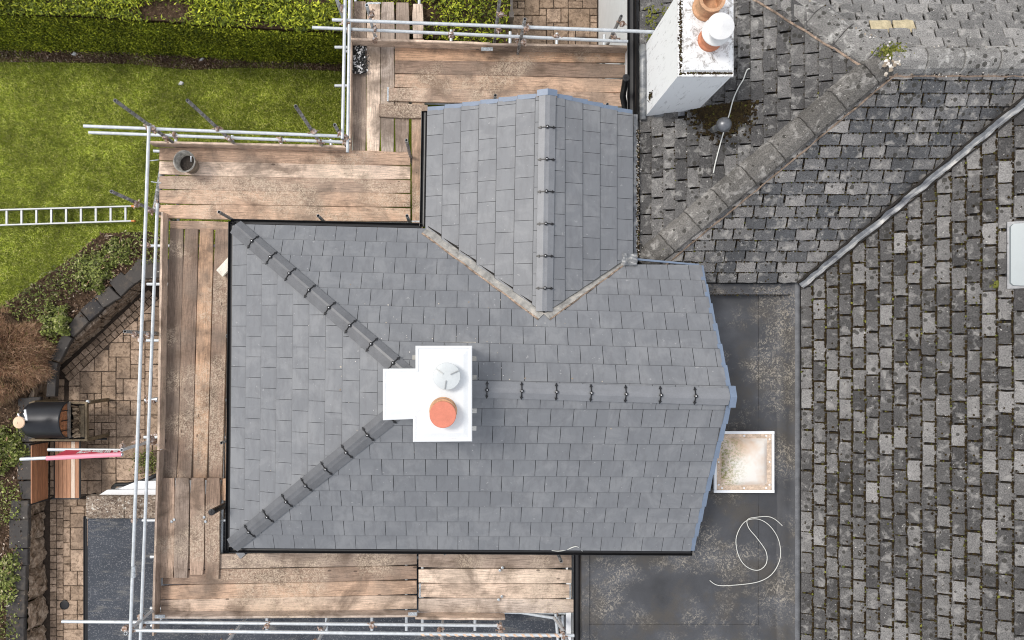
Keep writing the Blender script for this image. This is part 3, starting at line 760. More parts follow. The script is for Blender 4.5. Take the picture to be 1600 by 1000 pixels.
# small cross roof
RZ = ZR-.585
rN = P(855, 150, RZ); rS = P(850, 489, RZ)
wN = P(669, 174, ZE); wS = NT_.copy()
eZ = ZE+.27; eNn = P(987, 179, eZ); eSs = P(987, 398, eZ)
sL = Slope(wN, wS, rN, [wN, wS, rS, rN]); sR = Slope(eSs, eNn, rN, [eSs, eNn, rN, rS])
ext_rs = rS
def deck(sl, reg, name='roof_deck', t_=.07, off=-.006):
    poly = [sl.pt(*sl.uv(p), off) for p in reg]; return obj(name, MB().hull(poly, (0, 0, -t_)), 'underlay', house)
for sl in (sS, sW, sL, sR): deck(sl, sl.world)
deck(sN, [NW, NT_, P(720, 420, 2.95), AP]); 
deck(sN, [NT_, P(720, 420, 2.95), topW, topE, RR, AP])
pr = tile_proto('slate', .2935, .33, .009, 'new_slate', 0, 1)
def under_cross(p):                                   # slates that would lie beneath the cross roof are not laid
    if p.y < .62: return False
    return p.x > NT_.x+(1.79-p.y)*1.28+.18 and p.x < 1.19+(p.y-.49)*1.62-.3
G = .281
recs = []
recs += tiles(sS, G, .3005, .33, .009, .022, .0055, .5, -.02, .05, proto=pr)
recs += tiles(sN, G, .3005, .33, .009, .022, .0055, .5, -.02, .12, proto=pr, skip=under_cross, cut=cutN)
recs += tiles(sW, G, .2985, .33, .009, .022, .0055, .5, -.02, .0, proto=pr)
recs += tiles(sL, G, .2985, .33, .009, .022, .0055, .5, -.02, .07, proto=pr)
recs += tiles(sR, G, .2985, .33, .009, .022, .0055, .5, -.02, .2, proto=pr)
print('slates', len(recs)); place_tiles(recs, house, 'slate', 300)

# ---- ridge and hip tiles: angular with rounded crown
def ridge_run(a, b, nl, nr, unit, half, house_, name, mat, s0=0, th=.018, clipat=True, rise=.036, over=.0, first=None):
    """a->b along the crest; nl/nr unit vectors running down each side"""
    a, b = Vector(a), Vector(b); d = (b-a).normalized(); L = (b-a).length
    up = Vector((0, 0, 1)); nl, nr = Vector(nl).normalized(), Vector(nr).normalized(); s_ = s0; i = 0
    def prof(off, lift):
        pts = []
        for nn, sg in ((nl, 1), (nr, -1)):
            o = [nn*half, nn*half*.6, nn*half*.27] 
            pts.append([q+up*lift+up*(-.0 if k < 2 else -.0) for k, q in enumerate(o)])
        return pts[0]+[up*(lift-.0145)]+pts[1][::-1]
    while s_ < L-.03:
        e = min(L, s_+unit); 
        lift0 = rise+th+.004; lift1 = rise+th
        pr0 = [a+d*(s_+.003)+q for q in prof(0, lift0)]; pr1 = [a+d*(e-.003)+q for q in prof(0, lift1)]
        q0 = [p-up*th for p in pr0]; q1 = [p-up*th for p in pr1]; n_ = len(pr0)
        q0[0] -= up*.02; q0[-1] -= up*.02; q1[0] -= up*.02; q1[-1] -= up*.02
        vs = pr0+pr1+q0+q1; fs = []
        for k in range(n_-1): fs += [(k, k+1, n_+k+1, n_+k), (2*n_+k, 3*n_+k, 3*n_+k+1, 2*n_+k+1)]
        fs += [tuple(range(n_))+tuple(range(3*n_-1, 2*n_-1, -1)), tuple(range(2*n_-1, n_-1, -1))+tuple(range(3*n_, 4*n_)), (0, n_, 3*n_, 2*n_), (n_-1, 3*n_-1, 4*n_-1, 2*n_-1)]
        o_ = obj(name, MB().add(vs, fs), mat, house_)
        if clipat and e < L-.05:
            mb = MB(); c0 = a+d*e
            for nn in (nl, nr):
                for k in range(9):
                    u0, u1 = k/9, (k+.62)/9
                    mb.bar(c0+nn*half*u0+up*(lift1+.012), c0+nn*half*u1+up*(lift1+.012), .0125, .012, nn.cross(d))
                    mb.bar(c0+nn*half*u1+up*(lift1+.01), c0+nn*half*(k+1)/9+up*(lift1+.01), .009, .01, nn.cross(d))
                q = c0+nn*half+up*(lift1+.01)
                mb.add([q-nn*.036-d*.021, q-nn*.036+d*.021, q+nn*.014, q-nn*.036-d*.021+up*.012, q-nn*.036+d*.021+up*.012, q+nn*.014+up*.012], [(0, 2, 1), (3, 4, 5), (0, 1, 4, 3), (1, 2, 5, 4), (2, 0, 3, 5)])
            mb.lathe(c0+up*(lift1), [(.024, .0), (.024, .02), (.014, .024)], 10)
            cl_ = obj('ridge_clip', mb, 'ridge_clip', house_)
            obj('screw', MB().lathe(c0+up*(lift1+.02), [(.0105, 0), (.0085, .005), (.003, .008)], 8), 'screw', cl_)
        s_ = e; i += 1
def down(n_, d):                                      # direction in a plane with normal n_, square to crest d, heading down
    v = n_.cross(d).normalized(); return v if v.z < 0 else -v
def crest(a, b, s1, s2, *k, **kw):
    d = (Vector(b)-Vector(a)).normalized(); ridge_run(a, b, down(s1.N, d), down(s2.N, d), *k, **kw)
LR = (RR-AP).length
crest(RR, AP+Vector((.56, 0, 0)), sS, sN, .446, .125, house, 'ridge_tile', 'new_ridge')
crest(NW+(AP-NW)*.005, AP, sW, sN, .42, .125, house, 'hip_tile', 'new_hip', s0=.0)
crest(SW+(AP-SW)*.005, AP, sW, sS, .42, .125, house, 'hip_tile', 'new_hip', s0=.0)
crest(rN, rS+Vector((0, .02, 0)), sL, sR, .44, .125, house, 'ridge_tile', 'new_ridge')
# open valleys beside the cross roof
def strip_on(sl, pts, n0, n1, name, mat, w0, w1, th=.012, parent=None):
    """band lying on plane sl beside a polyline; w0..w1 offsets to its outer side"""
    mb = MB(); q = [Vector(p) for p in pts]; vs = []
    for i, p in enumerate(q):
        d = (q[min(i+1, len(q)-1)]-q[max(i-1, 0)]).normalized(); sd = d.cross(sl.N).normalized()
        b_ = sl.pt(*sl.uv(p)); vs.append((b_+sd*w0+sl.N*n0, b_+sd*w1+sl.N*n1, b_+sd*w1+sl.N*(n1-th), b_+sd*w0+sl.N*(n0-th)))
    for i in range(len(vs)-1):
        a, b = vs[i], vs[i+1]; mb.add(list(a)+list(b), [(0, 1, 5, 4), (1, 2, 6, 5), (2, 3, 7, 6), (3, 0, 4, 7), (0, 3, 2, 1), (4, 5, 6, 7)])
    return obj(name, mb, mat, parent or house)
def lerps(a, b, n, j=.006): return [Vector(a).lerp(Vector(b), k/n)+Vector((random.uniform(-j, j), random.uniform(-j, j), 0)) for k in range(n+1)]
vl = lerps(NT_+Vector((.02, 0, 0)), rS+Vector((0, -.02, 0)), 16); vr = lerps(rS+Vector((0, -.02, 0)), eSs+Vector((-.12, .0, 0)), 10)
strip_on(sN, vl, .045, .035, 'lead_valley', 'valley_lead', -.06, .12); strip_on(sN, vl, .042, .03, 'mortar_bedding', 'red_mortar', .112, .13)
strip_on(sN, vr, .045, .035, 'lead_valley', 'valley_lead', -.06, .12); strip_on(sN, vr, .042, .03, 'mortar_bedding', 'red_mortar', .112, .128)
strip_on(sN, vl, .062, .06, 'valley_trim', 'tile_bed', -.035, -.01); strip_on(sN, vr, .062, .06, 'valley_trim', 'tile_bed', -.035, -.01)
c_ = P(982, 404, eZ+.08)
mb = MB(); n_ = 9
for i in range(n_):
    for j in range(n_):
        x_, y_ = c_.x-.14+.26*i/(n_-1), c_.y-.1+.17*j/(n_-1); mb.v.append((x_, y_, c_.z+.025*math.sin(x_*40)+.02*math.sin(y_*55+x_*30)+random.uniform(-.006, .006)))
for i in range(n_-1):
    for j in range(n_-1): mb.f.append((i*n_+j, (i+1)*n_+j, (i+1)*n_+j+1, i*n_+j+1))
obj('lead_saddle', mb, 'lead', house, True)
# ---- dry verge trims
def verge(a, b, sl, outward, n):
    a, b, o = Vector(a), Vector(b), Vector(outward)
    for k in range(n):
        p, q = a.lerp(b, k/n), a.lerp(b, (k+.985)/n)
        lift = sl.N*.016; low = sl.N*.0
        mb = MB(); w_ = .038; p = p+o*.016
        vs = [p-o*.022+lift*1.25, p+o*w_+lift*1.25, q+o*w_+lift, q-o*.012+lift]
        mb.hull(vs, (0, 0, -.012)); mb.hull([p+o*w_+lift*1.25, p+o*(w_+.008)+lift*1.25, q+o*(w_+.008)+lift, q+o*w_+lift], (0, 0, -.09)); obj('verge_trim', mb, 'verge_blue', house)
verge(SE, Vector((RR.x, RR.y-.11, ZR-.06)), sS, (1, 0, 0), 9); verge(topE, Vector((RR.x, RR.y+.11, ZR-.06)), sN, (1, 0, 0), 6)
obj('ridge_end_cap', MB().hull([Vector((RR.x+.0, RR.y-.14, ZR+.0)), Vector((RR.x+.085, RR.y-.14, ZR+.0)), Vector((RR.x+.085, RR.y+.14, ZR+.0)), Vector((RR.x+.0, RR.y+.14, ZR+.0))], (0, 0, -.12)), 'verge_blue', house)
mb = MB()
mb.add([(RR.x, RR.y-.14, ZR), (RR.x, RR.y, ZR+.055), (RR.x, RR.y+.14, ZR), (RR.x+.085, RR.y-.14, ZR), (RR.x+.085, RR.y, ZR+.055), (RR.x+.085, RR.y+.14, ZR)], [(0, 1, 4, 3), (1, 2, 5, 4), (0, 2, 1), (3, 4, 5)]); obj('ridge_end_cap', mb, 'verge_blue', house)
verge(wN, Vector((rN.x-.13, rN.y, RZ-.05)), sL, (0, 1, 0), 6); verge(eNn, Vector((rN.x+.13, rN.y, RZ-.05)), sR, (0, 1, 0), 5)
mb = MB().add([(rN.x-.14, rN.y, RZ), (rN.x, rN.y, RZ+.055), (rN.x+.14, rN.y, RZ), (rN.x-.14, rN.y+.085, RZ), (rN.x, rN.y+.085, RZ+.055), (rN.x+.14, rN.y+.085, RZ)], [(0, 1, 4, 3), (1, 2, 5, 4), (0, 2, 1), (3, 4, 5), (0, 3, 5, 2)]); obj('ridge_end_cap', mb, 'verge_blue', house)
# top edge trim where the slope meets the old eave
obj('top_edge_trim', MB().hull([topW+Vector((-.35, .12, .0)), topE+Vector((0, .005, .02)), topE+Vector((0, .03, .02)), topW+Vector((-.35, .15, .0))], (0, 0, -.04)), 'verge_blue', house)
# ---- gutters
def gutter(a, b, out, parent, r=.046, name='gutter', mat='black_plastic', drop=.045):
    a, b, o = Vector(a), Vector(b), Vector(out).normalized(); mb = MB(); n_ = 8; vs = []
    for p in (a, b):
        c = p+o*(r+.012)+Vector((0, 0, -drop))
        for k in range(n_+1):
            t_ = math.pi*k/n_; vs.append(c+o*(-math.cos(t_)*r)-Vector((0, 0, math.sin(t_)*r)))
        for k in range(n_+1):
            t_ = math.pi*(n_-k)/n_; vs.append(c+o*(-math.cos(t_)*(r-.006))-Vector((0, 0, math.sin(t_)*(r-.006)-.002)))
    m_ = 2*(n_+1); fs = [(k, (k+1) % m_, m_+(k+1) % m_, m_+k) for k in range(m_)]
    fs += [tuple(range(n_+1)), tuple(range(m_, m_+n_+1))]; mb.add(vs, fs); return obj(name, mb, mat, parent)
gutter(NW+Vector((-.07, 0, 0)), NT_+Vector((-.07, 0, 0)), (0, 1, 0), house); gutter(SW+Vector((0, -.07, 0)), NW+Vector((0, .07, 0)), (-1, 0, 0), house)
gutter(SW+Vector((-.05, 0, 0)), SE+Vector((.05, 0, 0)), (0, -1, 0), house); gutter(NT_+Vector((0, .06, 0)), wN+Vector((0, .02, 0)), (-1, 0, 0), house)
# eaves comb / fascia and walls
WI = .28
walls = MB().prism([(NW.x+WI, NW.y-WI), (NT_.x+WI, NT_.y-WI), (NT_.x+WI, wN.y-.12), (2.55, eNn.y-.1), (2.55, .95), (SE.x-.1, .95), (SE.x-.1, SE.y+WI), (SW.x+WI, SW.y+WI)], 0, ZE-.12)
obj('wall', walls, 'wall_render', house)
for a, b, o in ((NW, NT_, (0, 1)), (NW, SW, (-1, 0)), (SW, SE, (0, -1)), (NT_, wN, (-1, 0))):
    ov = Vector((o[0], o[1], 0)); mb = MB().bar(a-ov*.015+Vector((0, 0, -.12)), b-ov*.015+Vector((0, 0, -.12)), .02, .16); obj('fascia', mb, 'black_plastic', house)
    mb = MB().bar(a-ov*.15+Vector((0, 0, -.195)), b-ov*.15+Vector((0, 0, -.195)), .25, .012); obj('soffit', mb, 'upvc', house)
gb = MB().add([(wN.x+.05, wN.y-.12, ZE-.13), (2.5, eNn.y-.12, ZE-.13), (2.5, eNn.y-.12, eZ-.12), (rN.x, rN.y-.12, RZ-.1), (wN.x+.05, wN.y-.12, ZE-.1)], [(0, 1, 2, 3, 4)]); obj('gable_wall', gb, 'wall_render', house)
gb = MB().add([(SE.x-.1, SE.y+.1, ZE-.13), (SE.x-.1, .95, ZE-.13), (SE.x-.1, .95, ZE+.35), (SE.x-.1, RR.y, ZR-.12)], [(0, 1, 2, 3)]); obj('gable_wall', gb, 'wall_render', house)

# ---- white chimney on the ridge
CZ = 4.62
def CP(a, b): return tuple(P(a, b, CZ)[:2])
T_ = [CP(599, 577), CP(650, 577), CP(650, 541), CP(737, 541), CP(737, 689), CP(646, 690), CP(646, 654), CP(599, 656)]
st = obj('chimney_stack', MB().prism([(x*.985+.005, y*.985-.008) for x, y in T_], ZR-1.0, CZ-.06), 'crown_white', house)
def offset(poly, d):
    n_ = len(poly); A = sum(poly[i][0]*poly[(i+1) % n_][1]-poly[(i+1) % n_][0]*poly[i][1] for i in range(n_)); sg = 1 if A > 0 else -1; out = []
    for i in range(n_):
        a, b, c = (Vector(poly[i-1]), Vector(poly[i]), Vector(poly[(i+1) % n_])); d1 = (b-a).normalized(); d2 = (c-b).normalized()
        n1 = Vector((-d1.y, d1.x))*sg; n2 = Vector((-d2.y, d2.x))*sg; bi = (n1+n2); out.append(tuple(b+bi*d/max(.3, bi.dot(n1))))
    return out
mb = MB(); rings = [(offset(T_, 0), CZ-.06), (offset(T_, -.006), CZ-.05), (offset(T_, -.006), CZ-.008), (offset(T_, .004), CZ), (offset(T_, .026), CZ), (offset(T_, .036), CZ-.01), (offset(T_, .046), CZ-.008), (offset(T_, .1), CZ+.012)]
n_ = len(T_)
for pl, z in rings: mb.v += [(x, y, z) for x, y in pl]
for k in range(len(rings)-1):
    for i in range(n_): mb.f.append((k*n_+i, k*n_+(i+1) % n_, (k+1)*n_+(i+1) % n_, (k+1)*n_+i))
mb.f.append(tuple(range((len(rings)-1)*n_, len(rings)*n_))); obj('crown', mb, 'crown_white', st)
# flashings, stepped lead around the stack
def flash(x0, x1, y0, y1, sl, m='valley_lead', nm='flashing'):
    c = [Vector((x0, y0, 0)), Vector((x1, y0, 0)), Vector((x1, y1, 0)), Vector((x0, y1, 0))]
    for v in c: v.z = (sl.o.z+(sl.N.x*(sl.o.x-v.x)+sl.N.y*(sl.o.y-v.y))/sl.N.z)+.02
    obj(nm, MB().hull(c, (0, 0, -.015)), m, st)
e1 = P(744, 538, 4.0); 
flash(P(737, 0, 4.0).x-.06, P(745, 0, 4.0).x, P(0, 598, 4.0).y, P(0, 567, 4.0).y, sN); flash(P(737, 0, 4.0).x-.06, P(745, 0, 4.0).x, P(0, 566, 3.85).y, P(0, 537, 3.8).y, sN)
flash(P(737, 0, 4.0).x-.06, P(745, 0, 4.0).x, P(0, 690, 3.8).y, P(0, 630, 4.0).y, sS, 'pale_mortar')
flash(P(643, 0, 3.8).x, P(745, 0, 3.8).x-.01, P(0, 548, 3.78).y, P(0, 534, 3.78).y, sN); flash(P(644, 0, 3.85).x, P(652, 0, 3.85).x, P(0, 580, 3.9).y, P(0, 549, 3.8).y, sN)
flash(P(622, 0, 3.9).x, P(650, 0, 3.9).x, P(0, 580, 3.9).y, P(0, 568, 3.9).y, sN)
# blunt flue cap (grey disc with three struts)
c = P(698, 588, CZ+.16)
pt_ = obj('flue_pot', MB().lathe((c.x, c.y-.005, CZ-.01), [(.11, 0), (.105, .08), (.1, .08)], 24), 'crown_white', st)
obj('flue_cowl', MB().lathe((c.x, c.y, CZ+.13), [(.157, 0), (.163, .004), (.16, .009), (.12, .013), (.06, .017), (.01, .018)], 40), 'cowl_grey', st)
mb = MB()
for a in (145, 25, 262):
    a = R(a); mb.bar(c+Vector((math.cos(a)*.05, math.sin(a)*.05, .002)), c+Vector((math.cos(a)*.155, math.sin(a)*.155, -.012)), .012, .008)
obj('cowl_strut', mb, 'cowl_rib', st)
c = P(692, 648, CZ+.2)
obj('chimney_pot', MB().lathe((c.x, c.y+.03, CZ-.01), [(.16, 0), (.168, .03), (.155, .04), (.148, .15), (.15, .16), (.15, .17), (.12, .17)], 32), 'pot_buff', st)
obj('pot_lid', MB().lathe((c.x, c.y, CZ+.165), [(.15, 0), (.158, .006), (.158, .03), (.152, .036), (.01, .038)], 40), 'terracotta_disc', st)
# ---- downpipes sweeping from the gutter
def downpipe(pts, parent, r=.036, capped=True, nm='downpipe'):
    o = obj(nm, MB().path(pts, r, 14, hollow=True), 'black_plastic', parent, True)
    return o
a = P(331, 800, 3.0); b = P(352, 791, 2.55)
soil = obj('soil_pipe', MB().path([(b.x+.16, b.y, 1.0), (b.x, b.y-.0, 2.3), (b.x-.03, b.y, 2.5), a], .042, 16, hollow=True), 'black_plastic', house, True)
obj('pipe_cage', MB().lathe(a, [(.048, 0), (.048, .015), (.03, .018)], 16).bar(a+Vector((-.04, 0, .02)), a+Vector((.04, 0, .02)), .008, .006).bar(a+Vector((0, -.04, .02)), a+Vector((0, .04, .02)), .008, .006), 'bench_metal', soil)
c = P(377, 862, 2.55); mb = MB().bar(c+Vector((-.05, .05, .0)), c+Vector((.05, -.06, .02)), .1, .1, (0, 0, 1)); obj('gutter_outlet', mb, 'vent_grey', house)
a = P(978, 122, 2.95); b = P(973, 150, 2.62)
pipe = obj('soil_pipe', MB().path([(b.x+.1, b.y-.35, 2.3), (b.x+.08, b.y-.18, 2.48), b, a], .046, 16, hollow=True), 'black_plastic', house, True)
obj('pipe_cage', MB().lathe(a, [(.052, 0), (.052, .015), (.035, .018)], 16).bar(a+Vector((-.04, 0, .02)), a+Vector((.04, 0, .02)), .008, .006).bar(a+Vector((0, -.04, .02)), a+Vector((0, .04, .02)), .008, .006), 'bench_metal', pipe)
# mortar crumbs and splashes left on the slates
cr = []
for sl, n_ in ((sN, 260), (sS, 120), (sW, 80), (sL, 30)):
    for _ in range(n_):
        pxx, pyy = random.gauss(650, 150), random.gauss(560, 90)
        q = P(pxx, pyy, 3.7); u, v = sl.uv(q)
        if inside((u, v), sl.reg) and not under_cross(q): cr.append(sl.pt(u, v, .018))
clumps(cr, [random.choice((.005, .007, .01, .016)) for _ in cr], 'mortar_crumb', 'pale_lichen', house, .4)

# ================================================================ OLD TILED HOUSE
old = thing('old_tiled_house', 'neighbouring house under weathered mossy grey tiles filling the right side', 'house', (5.2, 1, 0))
A_ = Vector((5.53, 3.72, 4.09)); EZ = 2.6
hb = Vector((2.70, 1.22, 2.70)); 
VB = Vector((5.11, .94, EZ)); VT = Vector((7.8, 3.63, 4.153)); RT = Vector((7.9, 3.72, 4.09))
def zS(y): return EZ+(y-1.0)*(4.09-EZ)/(3.72-1.0)
oS = Slope((2.4, 1.0, EZ), (5.11, 1.0, EZ), A_, [(2.45, 1.0, EZ), (5.17, 1.0, EZ), RT, A_])
oW = Slope((2.70, 1.22, 2.70), (2.70, 6.5, 2.70), A_, [hb, (2.70, 6.55, 2.70), A_])
oN = Slope((5.0, 6.55, 2.55), (9.5, 6.55, 2.55), (5.53, 3.72, 4.09), [(2.7, 6.55, 2.55), (10, 6.55, 2.55), (10, 3.72, 4.09), A_])
oE = Slope((5.13, -5.6, EZ), (5.13, .94, EZ), (7.8, 0, EZ+(7.8-5.13)*.577), [(5.13, -5.6, EZ), (5.13, .96, EZ), (8.6, 4.43, EZ+3.47*.577), (8.6, -5.6, EZ+3.47*.577)])
def odeck(sl, off=-.02):
    poly = [sl.pt(*sl.uv(p), off) for p in sl.world]; obj('roof_deck', MB().hull(poly, (0, 0, -.08)), 'tile_bed', old)
for sl in (oS, oW, oN, oE): odeck(sl)
GO = .168
pe = tile_proto('t', .287, .205, .017, 'old_tile', .011, 12)
orec = []
def notch(p): return False
def under_stack(p): return 2.72 < p.x < 3.42 and 3.42 < p.y < 4.5
def under_new(p): return p.y < 1.02 or (p.x < 3.3 and p.y < 1.15)
orec += tiles(oE, GO, .3035, .205, .017, .034, .016, .5, .0, 0, .006, proto=pe, mat='old_tile')
orec += tiles(oS, GO, .3, .205, .017, .034, .016, .5, .0, 0, .005, proto=pe, mat='slope_tile', skip=under_new)
orec += tiles(oW, GO, .3, .205, .017, .031, .014, .5, .0, 0, .005, proto=pe, mat='dark_tile', skip=under_stack)
orec += tiles(oN, GO, .3, .205, .017, .031, .014, .5, .0, 0, .004, proto=pe, mat='north_tile')
print('old tiles', len(orec))
# two buff tiles by the ridge
b1 = min((r for r in orec if r['mat'] == 'north_tile'), key=lambda r: (r['wp']-oN.pt(*oN.uv(P(1386, 46, 3.85)))).length)
b2 = min((r for r in orec if r['mat'] == 'north_tile' and r is not b1), key=lambda r: (r['wp']-(b1['wp']+Vector((.3, 0, 0)))).length)
for r in (b1, b2): r['mat'] = 'buff_tile'; r['score'] = 9
import copy
place_tiles(orec, old, 'roof_tile', 300)
# ---- moss in the joints
mp, ms = [], []
def moss_along(recs, dens, size, fr=lambda p: 1):
    for r in recs:
        if r['score'] < 0: continue
        k_ = fr(r['wp'])
        for side in range(3):
            for _ in range(np.random.RandomState(int(abs(r['ua']*977+r['va']*1313+side*7)) % 99999).poisson(dens[side]*k_)):
                if side == 0: u, v = random.uniform(r['ua'], r['ub']), r['va']-.006
                elif side == 1: u, v = r['ua']-.006, random.uniform(r['va'], r['va']+GO)
                else: u, v = random.uniform(r['ua'], r['ub']), random.uniform(r['va'], r['va']+GO)
                if inside((u, v), r['sl'].reg): mp.append(r['sl'].pt(u, v, (.032, .03, .05)[side])); ms.append(size*random.uniform(.45, 1.3)*(1 if side < 2 else .8))
moss_along([r for r in orec if r['sl'] is oE], (20, 7, .9), .018, lambda p: 1.5 if p.x < 5.9 else 1)
moss_along([r for r in orec if r['sl'] is oS], (13, 2.6, .35), .0125)
moss_along([r for r in orec if r['sl'] is oW], (4.0, 1.5, .1), .009)
clumps(mp, ms, 'joint_moss', 'moss', old)
sel = [i for i in range(len(mp)) if random.random() < .008]; clumps([mp[i]+Vector((0, 0, .006)) for i in sel], [ms[i]*1.0 for i in sel], 'green_moss_cushion', 'green_moss', old)
# dark moss bank behind the big stack
mk, mz = [], []
for _ in range(8000):
    q = P(random.gauss(1132, 22), random.gauss(156, 20), 3.3); u, v = oW.uv(q); 
    if q.y < 3.42 and q.x < 4.2: mk.append(oW.pt(u, v, random.choice((.055, .035)))); mz.append(random.uniform(.01, .026))
clumps(mk, mz, 'moss_bank', 'moss', old, .4)
# ---- concrete hip and ridge tiles
def oldcap(a, b, s1, s2, unit, half, name, mat, rise=.07):
    a, b = Vector(a), Vector(b); d = (b-a).normalized(); L = (b-a).length; nl, nr = down(s1.N, d), down(s2.N, d); up = Vector((0, 0, 1)); s_ = 0
    while s_ < L-.05:
        e = min(L, s_+unit+random.uniform(-.01, .01)); ns = 8; vs = []
        w_ = random.uniform(-.008, .008)
        for t_, lift in ((s_+.004, rise+.03), (s_+.012, rise+.036), (e-.012, rise+.022), (e-.004, rise+.016)):
            for k in range(ns+1):
                f_ = -1+2*k/ns; nn = nr if f_ > 0 else nl
                vs.append(a+d*t_+nn*(abs(f_)*half)+(nl if f_ < 0 else nr)*w_*abs(f_)+up*(lift-.025*(abs(f_) < .2)-(0 if abs(f_) < 1 else .06)))
        m_ = ns+1; fs = [(i*m_+k, i*m_+k+1, (i+1)*m_+k+1, (i+1)*m_+k) for i in range(3) for k in range(ns)]
        k0 = len(vs); vs += [v-up*.03 for v in vs[:m_]]+[v-up*.03 for v in vs[3*m_:4*m_]]
        fs += [tuple(range(m_))+tuple(range(k0+m_-1, k0-1, -1)), tuple(range(4*m_-1, 3*m_-1, -1))+tuple(range(k0+m_, k0+2*m_))]
        obj(name, MB().add(vs, fs), mat, old); s_ = e
oldcap(hb+Vector((.0, .0, 0)), A_, oW, oS, .47, .215, 'hip_tile', 'hip_concrete')
oldcap((2.9, 6.35, 2.65), A_, oW, oN, .47, .23, 'hip_tile', 'ridge_concrete'); oldcap(A_, (9.5, 3.72, 4.09), oS, oN, .47, .2, 'ridge_tile', 'ridge_concrete')
def bed(a, b, sl, half, sgn, mat, n0=.055, w_=.012):
    pts = lerps(a, b, 26, .008); strip_on(sl, pts, n0, n0-.01, 'mortar_bedding', mat, sgn*(half-.01), sgn*(half+w_), .02, old)
d_ = (A_-hb); sg = 1 if oS.N.cross(d_).dot(Vector((1, -1, 0))) < 0 else -1
for sl, a, b, half, mat, prob in ((oS, hb, A_, .222, 'red_mortar', Vector((1, -1, 0))), (oS, A_, (7.8, 3.72, 4.09), .205, 'red_mortar', Vector((0, -1, 0))), (oW, (2.9, 6.35, 2.65), A_, .238, 'red_mortar', Vector((-1, -1, 0)))):
    d_ = Vector(b)-Vector(a); sd = d_.cross(sl.N); bed(a, b, sl, half, 1 if sd.dot(prob) > 0 else -1, mat)
# moss and lichen crust on the ridge
for (a, b, n_, pa) in ((A_, Vector((8.4, 3.72, 4.09)), 520, .5), (A_, Vector((4.0, 5.25, 3.25)), 160, .6)):
    q1, q2 = [], []
    for _ in range(n_):
        p = a.lerp(b, random.random()**1.2)+Vector((0, random.uniform(-.2, .2), 0)); p.z += .045-abs(p.y-a.y if a.x < b.x else 0)*.5; (q1 if random.random() < pa else q2).append(p)
    clumps(q1, [random.uniform(.006, .017) for _ in q1], 'lichen_crust', 'pale_lichen', old); clumps(q2, [random.uniform(.006, .016) for _ in q2], 'moss_crust', 'moss', old)
q1 = [A_+Vector((random.gauss(.0, .09), random.gauss(.06, .05), .05+random.uniform(0, .03))) for _ in range(260)]; clumps(q1, [random.uniform(.008, .02) for _ in q1], 'green_moss_cushion', 'green_moss', old)
q1 = [P(1392+random.gauss(0, 8), 99+random.gauss(0, 7), 4.17) for _ in range(26)]; clumps(q1, [random.uniform(.015, .03) for _ in q1], 'lichen_crust', 'pale_lichen', old)
q1 = [oE.pt(*oE.uv(P(1560+random.gauss(0, 4), 444+random.gauss(0, 3), 3.9)), .035) for _ in range(60)]; clumps(q1, [random.uniform(.01, .02) for _ in q1], 'green_moss_cushion', 'green_moss', old)
q1 = [oW.pt(*oW.uv(P(random.choice((1012, 1020, 1006, 1035))+random.gauss(0, 3), random.uniform(0, 55), 3.0)), .055) for _ in range(140)]; clumps(q1, [random.uniform(.008, .018) for _ in q1], 'green_moss_cushion', 'green_moss', old)
# ---- lead-lined valley between the slopes
vd = (Vector((8.6, 4.43, 0))-Vector((5.13, .96, 0))).normalized(); vb = Vector((5.10, .93, EZ)); ve = vb+Vector((2.75, 2.75, 2.75*.577))
sd = Vector((vd.y, -vd.x, 0))
mb = MB(); n_ = 40
for i in range(n_+1):
    p = vb.lerp(ve, i/n_); j = random.uniform(-.016, .016)
    for o, h in ((-.05+j, .03), (-.03, .02), (0, .01), (.015, .014), (.032+j, .03), (.038+j, .035)): q = p+sd*o; mb.v.append((q.x, q.y, p.z+h+.045))
for i in range(n_):
    for k in range(5): mb.f.append((i*6+k, i*6+k+1, (i+1)*6+k+1, (i+1)*6+k))
obj('lead_valley', mb, 'lead', old)
strip_pts = [vb.lerp(ve, i/40)+sd*.052+Vector((random.uniform(-.01, .01), 0, .09)) for i in range(41)]
obj('valley_edge', MB().path(strip_pts, .01, 6), 'tile_bed', old); obj('valley_edge', MB().path([p-sd*.118+Vector((0, 0, -.03)) for p in strip_pts], .018, 6), 'tile_bed', old)
# ---- walls, gutter
obj('wall', MB().prism([(2.62, 1.3), (2.62, 7.2), (9.6, 7.2), (9.6, -5.7), (5.3, -5.7), (5.3, 1.25)], 0, EZ-.1), 'wall_render', old)
gutter((2.66, 3.38, 2.66), (2.66, 7.0, 2.66), (-1, 0, 0), old, .06); obj('fascia', MB().box((2.67, 5.2, 2.58), (.025, 3.7, .17)), 'black_plastic', old)
obj('side_gutter_board', MB().box((2.60, 2.35, 2.75), (.06, 2.15, .16)), 'lead', old)
gutter((2.66, .4, 2.62), (2.66, 3.3, 2.62), (-1, 0, 0), old, .045)
q1 = [Vector((2.635+random.gauss(0, .012), random.uniform(1.35, 3.2), 2.835)) for _ in range(420)]; clumps(q1[:260], [random.uniform(.006, .014) for _ in q1[:260]], 'joint_moss', 'moss', old); clumps(q1[260:], [random.uniform(.004, .01) for _ in q1[260:]], 'lichen_crust', 'pale_lichen', old)

